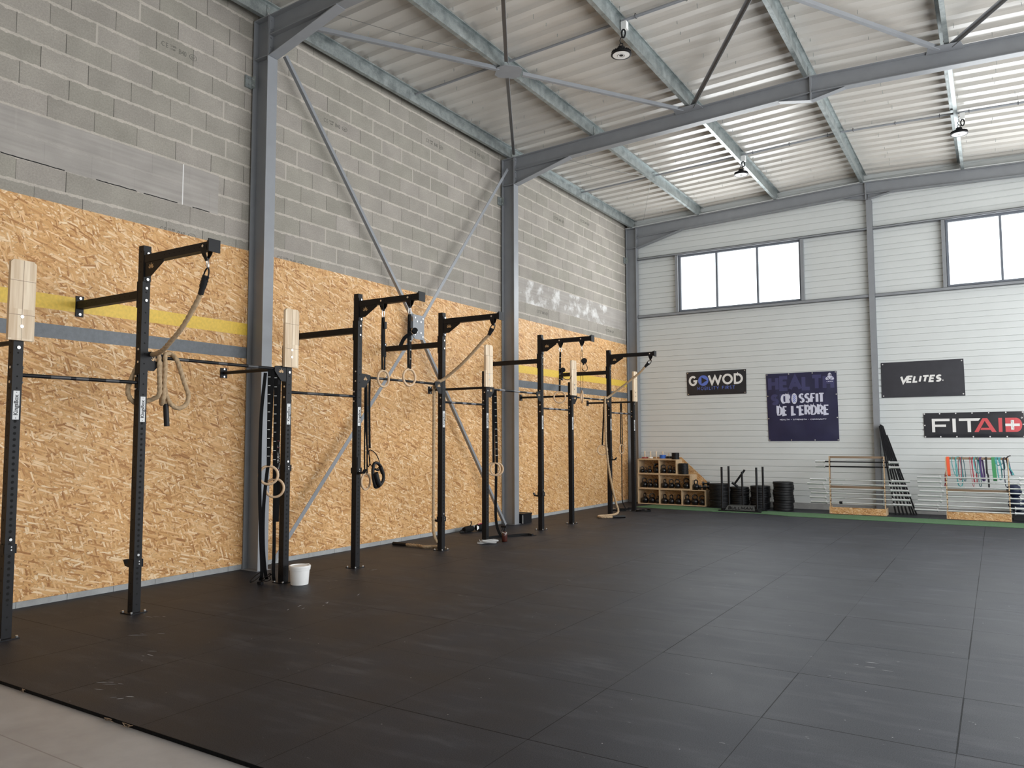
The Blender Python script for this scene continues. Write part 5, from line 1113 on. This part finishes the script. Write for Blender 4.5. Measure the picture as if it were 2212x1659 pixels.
def row(zf, items, lab):
    O = ['first', 'second', 'third', 'fourth', 'fifth']
    for k, (a, wb, wh) in enumerate(items): kettle(a, zf, wb, wh, lab % O[k])
row(F1, [(225, 160, 75), (400, 155, 125), (550, 120, 60)], 'black kettlebell on the floor tier, %s from the corner in the corner box')
row(F1, [(715, 150, 85), (875, 145, 85), (1045, 150, 95)], 'black kettlebell on the floor tier, %s from the corner in the middle box')
row(F1, [(1250, 155, 100), (1430, 160, 125), (1600, 150, 130)], 'black kettlebell on the floor tier, %s from the corner in the box beside the plates')
row(F2, [(220, 150, 115), (360, 132, 100), (505, 140, 110)], 'black kettlebell on the middle tier, %s from the corner in the corner box')
row(F2, [(725, 142, 72), (880, 138, 105), (1025, 140, 138), (1240, 160, 138)], 'black kettlebell on the middle tier, %s from the corner in the long box')
row(0.390, [(1460, 155, 100)], 'black kettlebell standing in the open on the lower tier, %s and only one upright there')
row(F3, [(180, 98, 80), (268, 82, 65), (360, 106, 76), (525, 150, 122)], 'black kettlebell on the top tier, %s from the corner in the corner box')
row(F3, [(700, 132, 120), (855, 122, 90), (960, 100, 50)], 'black kettlebell on the top tier, %s from the corner in its second box')
db = thing('dumbbell', (SX(1610), 18.45, 0.39), 'black dumbbells lying in a heap beside the open kettlebell', 'dumbbell', None)
for k, (dx, dy, z, s) in enumerate(((0.0, 0.0, 0.055, 1), (0.07, 0.06, 0.055, 1), (0.09, -0.03, 0.155, 0.9))):
    part('head', MB().cyl((SX(1600) + dx - 0.075, 18.42 + dy, 0.39 + z), (SX(1600) + dx - 0.03, 18.44 + dy, 0.39 + z), 0.054 * s, 6).cyl((SX(1600) + dx + 0.03, 18.46 + dy, 0.39 + z), (SX(1600) + dx + 0.085, 18.485 + dy, 0.39 + z), 0.054 * s, 6), M['iron'], db, False)
    part('grip', MB().cyl((SX(1600) + dx - 0.03, 18.44 + dy, 0.39 + z), (SX(1600) + dx + 0.03, 18.46 + dy, 0.39 + z), 0.016, 10), M['iron'], db)
solo('cable_coil', MB().torus((SX(480), Y1 - 0.10, F3 + 0.115), (0.25, -1, 0.15), 0.095, 0.02, 30, 8), M['web'], 'coiled black cable behind the last kettlebell of the top corner box', 'cable')
# ---- plates
def disc(r, h, mt, hub=0.026):
    key = (r, h, mt)
    if key not in DC:
        DC[key] = mesh_of('bumper_plate', MB().lathe([(hub, 0), (r * 0.55, 0.0), (r * 0.60, h * 0.12), (r * 0.84, h * 0.12), (r * 0.87, 0.0), (r * 0.97, 0), (r, h * 0.12), (r, h * 0.88), (r * 0.97, h), (r * 0.87, h), (r * 0.84, h * 0.88), (r * 0.60, h * 0.88), (r * 0.55, h), (hub, h), (hub, 0)], (0, 0, 0), 40), M[mt], (0, 0, 0), True)
    return DC[key]
DC = {}
ORD = ['lowest', 'second from the floor', 'third from the floor', 'fourth from the floor', 'fifth from the floor', 'sixth from the floor', 'seventh from the floor', 'eighth from the floor', 'ninth from the floor', 'tenth from the floor', 'eleventh from the floor', 'twelfth from the floor', 'thirteenth from the floor', 'fourteenth from the floor', 'fifteenth from the floor', 'sixteenth from the floor', 'seventeenth from the floor']
def stack(x, y, z0, n, r, h, mt, name, what, where, group, jit, seed, cat='plate', top='uppermost'):
    q = random.Random(seed); z = z0
    for k in range(n):
        o = bpy.data.objects.new(name, disc(r, h, mt)); COL.objects.link(o)
        o.location = (x + q.uniform(-jit, jit), y + q.uniform(-jit, jit), z); z += h + 0.0012
        tagp(o, '%s, %s %s' % (what, top if k == n - 1 else ORD[k], where), cat, group)
stack(2.50, 18.42, 0.002, 17, 0.236, 0.0315, 'blackrub', 'bumper_plate', 'thin black bumper plate', 'in the pile beside the kettlebell shelf', 'pile of thin plates by the shelf', 0.014, 1)
stack(2.955, 18.50, 0.002, 10, 0.222, 0.0475, 'blackrub', 'bumper_plate', 'black bumper plate', 'in the pile behind the sled centre pole', 'pile of plates behind the sled pole', 0.012, 2)
stack(3.45, 18.46, 0.002, 10, 0.225, 0.0515, 'blackrub', 'bumper_plate', 'black bumper plate', 'in the pile behind the far sled posts', 'pile of plates behind the far sled posts', 0.018, 3)
stack(4.00, 18.35, 0.002, 11, 0.225, 0.057, 'blackrub', 'bumper_plate', 'thick black bumper plate', 'in the free pile past the sled', 'free pile of thick plates', 0.014, 4)
stack(1.605, 18.46, 0.757, 10, 0.117, 0.0255, 'blackrub', 'weight_plate', 'small thin black plate', 'in the pile on the shelf step', 'small plates on the shelf step', 0.004, 5)
O2 = ORD
ORD = [s.replace('the floor', 'the bottom') for s in ORD]
# pegs and small plates on top of the shelf
pr = thing('peg_rack', (0.8, 18.5, 1.119), 'row of upright wooden pegs on a board on top of the shelf', 'rack')
part('board', MB().box(0.44, 1.30, 18.42, 18.60, 1.119, 1.134), M['edge'], pr, False)
for a in (195, 340, 485, 640, 790): part('peg', MB().cyl((SX(a) + 0.012, 18.5, 1.134), (SX(a) + 0.012, 18.5, 1.315 if a < 700 else 1.272), 0.0155, 14), M['board'], pr)
def small(a, n, r, h, mt, what, where, g, hub=0.017):
    z = 1.135
    for k in range(n):
        o = bpy.data.objects.new('change_plate', mesh_of('change_plate', MB().lathe([(hub, 0), (r - 0.006, 0), (r, 0.005), (r, h - 0.005), (r - 0.006, h), (hub, h), (hub, 0)], (0, 0, 0), 32), M[mt], (0, 0, 0), True)); COL.objects.link(o)
        o.location = (SX(a) + 0.012, 18.5, z); z += h + 0.001
        tagp(o, what + (', %s %s' % (('uppermost' if k == n - 1 else ORD[k]), where) if n > 1 else ' ' + where), 'plate', g if n > 1 else None)
small(195, 1, 0.080, 0.026, 'crimson', 'small dark red plate', 'on the first peg from the corner column', None)
small(340, 1, 0.062, 0.034, 'whiteplate', 'small white plate', 'on a wooden peg beside the red plate', None)
small(640, 3, 0.081, 0.029, 'blueplate', 'small blue plate', 'on its wooden peg', 'blue change plates')
small(790, 2, 0.068, 0.028, 'blackrub', 'small black plate', 'on the last wooden peg', 'black change plates on the peg')
stack(SX(950) + 0.012, 18.5, 1.119, 6, 0.094, 0.026, 'blackrub', 'weight_plate', 'black plate', 'in the pile at the end of the shelf top', 'black plates on the shelf top', 0.004, 6)
# ---- sled
t = thing('weight_sled', (3.25, 17.6, 0.008), 'low black push sled with four tall posts on the turf', 'sled')
sk = MB()
sk.bar((2.83, 17.40, 0.024), (3.72, 17.34, 0.024), 0.05, 0.03)
part('front_skid', MB().box(2.80, 3.74, 17.335, 17.40, 0.009, 0.032), M['black'], t, False)
part('rear_skid', MB().box(2.86, 3.76, 17.78, 17.84, 0.009, 0.032), M['black'], t, False)
part('side_rail', MB().bar((2.88, 17.36, 0.05), (2.93, 17.82, 0.05), 0.05, 0.045), M['black'], t, False)
part('side_rail', MB().bar((3.64, 17.36, 0.05), (3.69, 17.82, 0.05), 0.05, 0.045), M['black'], t, False)
tr = part('tray', MB().plate([(2.93, 17.405, 0.035), (3.60, 17.405, 0.035), (3.56, 17.50, 0.125), (2.97, 17.50, 0.125)], (0, 0.006, 0.004)).plate([(2.97, 17.50, 0.125), (3.56, 17.50, 0.125), (3.60, 17.80, 0.115), (2.97, 17.80, 0.115)], (0, 0, 0.006)), mat('sled_plate', (0.05, 0.052, 0.05), 0.5), t, False)
sfs = lambda x, z, off: (x, 17.405 + (z - 0.035) * 0.095 / 0.09 - 0.001 - off, z - 0.0)
m = MB(); write(m, 'BULLMAN', 2.985, 0.045, 0.066, 0.56, 0.019, sfs, 0.002, 0.2, 1.2); part('lettering', m, M['hole'], tr, False)
for x, y, h in ((2.868, 17.42, 0.99), (3.642, 17.42, 0.99), (2.913, 17.80, 0.996), (3.685, 17.80, 0.995)):
    part('post', MB().cyl((x, y, 0.03), (x, y, h), 0.0235, 16), M['black'], t)
    part('post_foot', MB().cyl((x, y, 0.02), (x, y, 0.07), 0.032, 16), M['black'], t)
part('centre_pole', MB().cyl((3.23, 17.78, 0.115), (3.222, 17.78, 0.876), 0.0225, 16), M['black'], t)
h = thing('push_handle', (3.15, 18.2, 0.48), 'black tubular handle leaning on the plate pile behind the sled', 'handle')
part('tube', MB().cyl((2.915, 18.22, 0.555), (3.165, 18.22, 0.90), 0.024, 12), M['black'], h)
part('cross_piece', MB().cyl((2.87, 18.20, 0.60), (2.99, 18.25, 0.50), 0.028, 12), M['black'], h)
part('tube', MB().cyl((3.02, 18.2, 0.30), (3.26, 18.2, 0.375), 0.02, 12), M['black'], h)
# ---- barbell racks
def rack(x0, x1, label, tops):
    t = thing('barbell_rack', ((x0 + x1) / 2, 18.15, 0), label, 'rack', 'wooden barbell racks')
    part('front_board', MB().box(x0 + 0.012, x1 - 0.012, 18.05, 18.068, 0.0, 0.142), M['osb_x'], t, False)
    part('base_board', MB().box(x0 + 0.012, x1 - 0.012, 18.068, 18.36, 0.0, 0.018), M['osb_x'], t, False)
    for k, x in enumerate((x0, x1)):
        s = 1 if k == 0 else -1
        part('side_board', MB().box(min(x, x + s * 0.012), max(x, x + s * 0.012), 18.05, 18.38, 0.0, 0.147), M['edge'], t, False)
        zc = [0.147] + sum([[z - 0.012, z + 0.012] for z in sorted(tops)], []) + [1.243]
        pts = [(18.06, 0.147)]
        for z in sorted(tops): pts += [(18.06, z + 0.030), (18.085, z - 0.004), (18.105, z - 0.008), (18.11, z + 0.012), (18.085, z + 0.036), (18.06, z + 0.045)]
        pts += [(18.06, 1.243), (18.175, 1.243), (18.175, 0.147)]
        xx = x + s * 0.012
        u = part('notched_upright', MB().plate([(xx, y, z) for y, z in pts], (s * 0.019, 0, 0)), M['brownpine'], t, False, 'brown notched upright')
        zz = 0.147
        for z in sorted(tops) + [1.3]:
            part('cut_edge', MB().box(min(xx, xx + s * 0.019), max(xx, xx + s * 0.019), 18.0588, 18.0602, zz, min(z + 0.028, 1.243)), M['edge'], u, False); zz = z + 0.047
    part('cross_rail', MB().box(x0 + 0.031, x1 - 0.031, 18.13, 18.17, 1.198, 1.243), M['brownpine'], t, False)
    part('cross_rail', MB().box(x0 + 0.031, x1 - 0.031, 18.14, 18.175, 0.552, 0.600), M['brownpine'], t, False)
    return t
B1 = [((4.764, 1.120), 6.428, 'k'), ((4.767, 1.018), 6.430, 'k'), ((4.641, 0.730), 6.614, 'c'), ((4.585, 0.637), 6.561, 'c'), ((4.613, 0.536), 6.587, 'c'), ((4.653, 0.440), 6.631, 'c'), ((4.625, 0.342), 6.610, 'c'), ((4.647, 0.240), 6.630, 'c')]
B2 = [(6.752, 0.83), (6.754, 0.735), (6.767, 0.638), (6.789, 0.545), (6.751, 0.448), (6.748, 0.353), (6.688, 0.256), (6.685, 0.160)]
rack(5.03, 6.158, 'wooden barbell rack beside the gable post, without any bands', [b[0][1] for b in B1])
rack(7.26, 8.372, 'wooden barbell rack with coloured bands hung over its top rail', [b[1] for b in B2])
OB = ['uppermost', 'second from the top', 'third from the top', 'fourth from the top', 'fifth from the top', 'sixth from the top', 'seventh from the top', 'lowest']
def barbell(x0, x1, z, sl, dark, label, group, sr):
    y = 18.078; t = thing('barbell', ((x0 + x1) / 2, y, z), label, 'barbell', group)
    part('shaft', MB().cyl((x0 + sl, y, z), (x1 - sl, y, z), 0.0142, 12), M['black'] if dark else M['chrome'], t)
    for a, b in ((x0, x0 + sl - 0.022), (x1 - sl + 0.022, x1)): part('sleeve', MB().cyl((a, y, z), (b, y, z), sr, 16), M['chrome'], t)
    for a in (x0 + sl - 0.022, x1 - sl): part('collar', MB().cyl((a, y, z), (a + 0.022, y, z), sr + 0.012, 16), M['chrome'], t)
    if not dark:
        L = x1 - x0 - 2 * sl
        for a, b in ((0.02, 0.30), (0.70, 0.98)): part('knurling', MB().cyl((x0 + sl + L * a, y, z), (x0 + sl + L * b, y, z), 0.0148, 12), M['knurl'], t)
for k, ((x0, z), x1, c) in enumerate(B1):
    barbell(x0, x1, z, 0.20 if c == 'k' else 0.34, c == 'k', ('short black-shafted barbell, %s on the rack beside the gable post' if c == 'k' else 'chrome barbell, %s on the rack beside the gable post') % OB[k], 'barbells on the rack beside the post', 0.024)
for k, (x0, z) in enumerate(B2):
    barbell(x0, x0 + (2.2 if k < 6 else 2.17), z, 0.43, False, 'long chrome barbell, %s on the rack with the coloured bands' % OB[k], 'barbells on the rack with bands', 0.025)
solo('barbell_clamp', MB().lathe([(0.016, -0.03), (0.03, -0.03), (0.03, 0.03), (0.016, 0.03), (0.016, -0.03)], (5.265, 18.078, 0.240), 18, 'x'), M['black'], 'black collar clipped on the lowest barbell beside the gable post', 'collar')
solo('clamp_pair', MB().torus((5.22, 18.2, 0.045), (0.2, 0.1, 1), 0.035, 0.014, 20, 8).box(5.24, 5.32, 18.18, 18.22, 0.018, 0.05), M['black'], 'black clamp lying in the base tray of the rack beside the post', 'clamp')
# ---- leaning tubes
for k, (xb_, yb_, xt, yt, zt) in enumerate(((6.292, 18.43, 6.018, 18.615, 1.90), (6.36, 18.47, 6.030, 18.655, 1.93), (6.43, 18.50, 6.040, 18.695, 1.92), (6.50, 18.54, 6.050, 18.735, 1.91), (6.572, 18.59, 6.060, 18.775, 1.90), (6.62, 18.62, 6.095, 18.815, 1.72), (6.665, 18.65, 6.125, 18.855, 1.70))):
    nm = ['first', 'second', 'third', 'fourth', 'fifth', 'sixth', 'seventh'][k]
    c = ((xb_ + xt) / 2, (yb_ + yt) / 2, 0); tt = thing('leaning_tube', (xb_, yb_, 0), 'long black square tube leaning on the gable post, its foot %s counted from the post' % nm, 'tube', 'black tubes leaning on the gable post')
    part('tube', MB().bar((xb_, yb_, 0.016), (xt, yt, zt), 0.032, 0.03, (0, 1, 0)), M['black'], tt, False)
    part('end_cap', MB().bar((xb_ + (xb_ - xt) * 0.004, yb_ - (yt - yb_) * 0.004, 0.004), (xb_, yb_, 0.03), 0.036, 0.034, (0, 1, 0)), M['blackrub'], tt, False)
# ---- resistance bands over the rail
ry0, ry1, rzt = 18.127, 18.173, 1.246
def band(x, zb_, w, mt, dx, label, thick=0.004, spread=0.0, dz=0.0, yfront=18.118):
    """closed loop laid over the rail: front and back strand meet in the bottom bow"""
    t = thing('resistance_band', (x, 18.15, rzt), label, 'resistance band', 'bands on the rack rail')
    s = spread
    P = [(x - s * 0.2, yfront + 0.004, rzt - 0.01), (x, 18.15, rzt + 0.004), (x + s * 0.6, ry1 + 0.010, rzt - 0.012), (x + s + dx * 0.3, ry1 + 0.016, rzt - (rzt - zb_) * 0.35), (x + s + dx * 0.8, ry1 + 0.012, zb_ + (rzt - zb_) * 0.18),
         (x + s * 0.75 + dx, ry1 - 0.005, zb_ + 0.012), (x + s * 0.4 + dx, 18.15, zb_), (x + dx * 0.95, ry0 - 0.004, zb_ + 0.02), (x - s * 0.2 + dx * 0.75, yfront - 0.004, zb_ + (rzt - zb_) * 0.2), (x - s * 0.3 + dx * 0.2, yfront - 0.004, rzt - (rzt - zb_) * 0.4)]
    part('loop', MB().tube(smoothp(P, 0.025, True), 0, closed=True, flat=((1, 0, 0), w, thick)), M[mt], t, False)
    return t
t = band(7.318, 0.86, 0.052, 'orange', 0.012, 'wide orange band at the end of the rack rail')
part('tail', MB().tube(smoothp([(7.285, 18.11, 0.98), (7.262, 18.10, 0.86), (7.262, 18.10, 0.74), (7.25, 18.10, 0.655)], 0.03), 0, flat=((1, 0, 0), 0.026, 0.004)), M['red'], t, False)
for a in (7.397,): band(a, 0.86, 0.014, 'teal', 0.05, 'thin teal band in a long loop beside the orange one', spread=0.05)
band(7.475, 0.655, 0.020, 'teal', 0.02, 'teal band hanging lowest beside the orange one', spread=0.07)
band(7.532, 0.78, 0.013, 'red', 0.015, 'thin red band twisted with dark teal ones', spread=-0.04)
band(7.565, 0.76, 0.014, 'darkteal', 0.03, 'thin dark teal band beside the twisted red one', spread=0.03)
band(7.705, 0.655, 0.008, 'red', 0.04, 'very thin red band hanging low, beside the wider red one', spread=0.02)
band(7.750, 0.72, 0.020, 'red', 0.03, 'red band in the middle of the rack rail', spread=0.04)
band(7.788, 0.92, 0.022, 'teal', 0.03, 'short teal band between the red and the purple bands', spread=0.06)
band(7.838, 0.655, 0.014, 'darkteal', 0.02, 'dark teal band hanging low beside the purple one', spread=0.03)
band(7.890, 0.77, 0.034, 'purple', 0.03, 'wide purple band on the rack rail', spread=0.03)
t = band(7.984, 0.92, 0.032, 'blackband', 0.006, 'black band with a long tail on the rack rail')
part('tail', MB().tube(smoothp([(7.992, 18.10, 0.94), (8.01, 18.10, 0.86), (8.015, 18.10, 0.64)], 0.03), 0, flat=((1, 0, 0), 0.032, 0.004)), M['blackband'], t, False)
band(8.105, 0.78, 0.066, 'green', 0.02, 'widest green band on the rack rail')
for a, z, l in ((8.150, 1.08, 'short teal loop just beside the wide green band'), (8.175, 0.80, 'teal band falling behind the barbells beside the green one'), (8.205, 1.11, 'short teal loop in the middle of the teal bunch'), (8.228, 1.0, 'teal loop at the outer side of the teal bunch')): band(a, z, 0.020, 'teal', 0.02, l, spread=0.05)
band(8.29, 0.66, 0.016, 'navyband', 0.01, 'navy band in a pointed loop near the rail end', spread=0.05)
t = band(8.345, 0.90, 0.030, 'purple', 0.06, 'dark mixed strap knotted around the end of the rack rail')
part('tail', MB().tube(smoothp([(8.33, 18.10, 1.24), (8.36, 18.10, 1.27), (8.40, 18.10, 1.285)], 0.02), 0.010, 8), M['blackband'], t)
part('tail', MB().tube(smoothp([(8.35, 18.10, 1.20), (8.37, 18.09, 1.06), (8.43, 18.09, 0.93), (8.44, 18.09, 0.905), (8.40, 18.09, 0.93)], 0.02), 0, flat=((1, 0, 0), 0.02, 0.004)), M['teal'], t, False)
# ---- navy medicine balls and dark boxes past the second rack
q = random.Random(11)
for k, (x, y, z, r, l) in enumerate(((8.435, 18.55, 0.575, 0.135, 'navy medicine ball on top of the pile behind the rack end'), (8.47, 18.52, 0.315, 0.15, 'navy medicine ball in the middle of the pile behind the rack end'), (8.72, 18.60, 0.36, 0.15, 'navy medicine ball at the outer side of the pile behind the rack end'))):
    t = thing('medicine_ball', (x, y, z - r), l, 'ball', 'navy medicine balls')
    part('ball', MB().lathe([(max(1e-7, r * math.sin(PI * i / 16)) if 0 < i < 16 else 0.0, -r * math.cos(PI * i / 16)) for i in range(17)], (x, y, z), 28), M['navyball'], t)
    part('seam', MB().torus((x, y, z), (0.6, 0.7, 0.2), r * 1.0, 0.003, 36, 5), M['blackband'], t)
t = thing('plyo_crate', (8.7, 18.58, 0), 'dark low box under the medicine balls behind the rack end', 'box')
part('body', MB().box(8.40, 8.98, 18.36, 18.80, 0.0, 0.15), M['banner_black'], t, False); part('lid', MB().box(8.39, 8.99, 18.35, 18.81, 0.15, 0.165), M['navyball'], t, False)

# ------------------------------------------------------------------ lettering curves become meshes
dg = bpy.context.evaluated_depsgraph_get()
for o in [o for o in bpy.data.objects if o.type == 'FONT']:
    me = bpy.data.meshes.new_from_object(o.evaluated_get(dg)); n = bpy.data.objects.new('tmp', me); COL.objects.link(n)
    n.parent = o.parent; n.matrix_local = o.matrix_local.copy(); nm = o.name
    bpy.data.objects.remove(o, do_unlink=True); n.name = nm
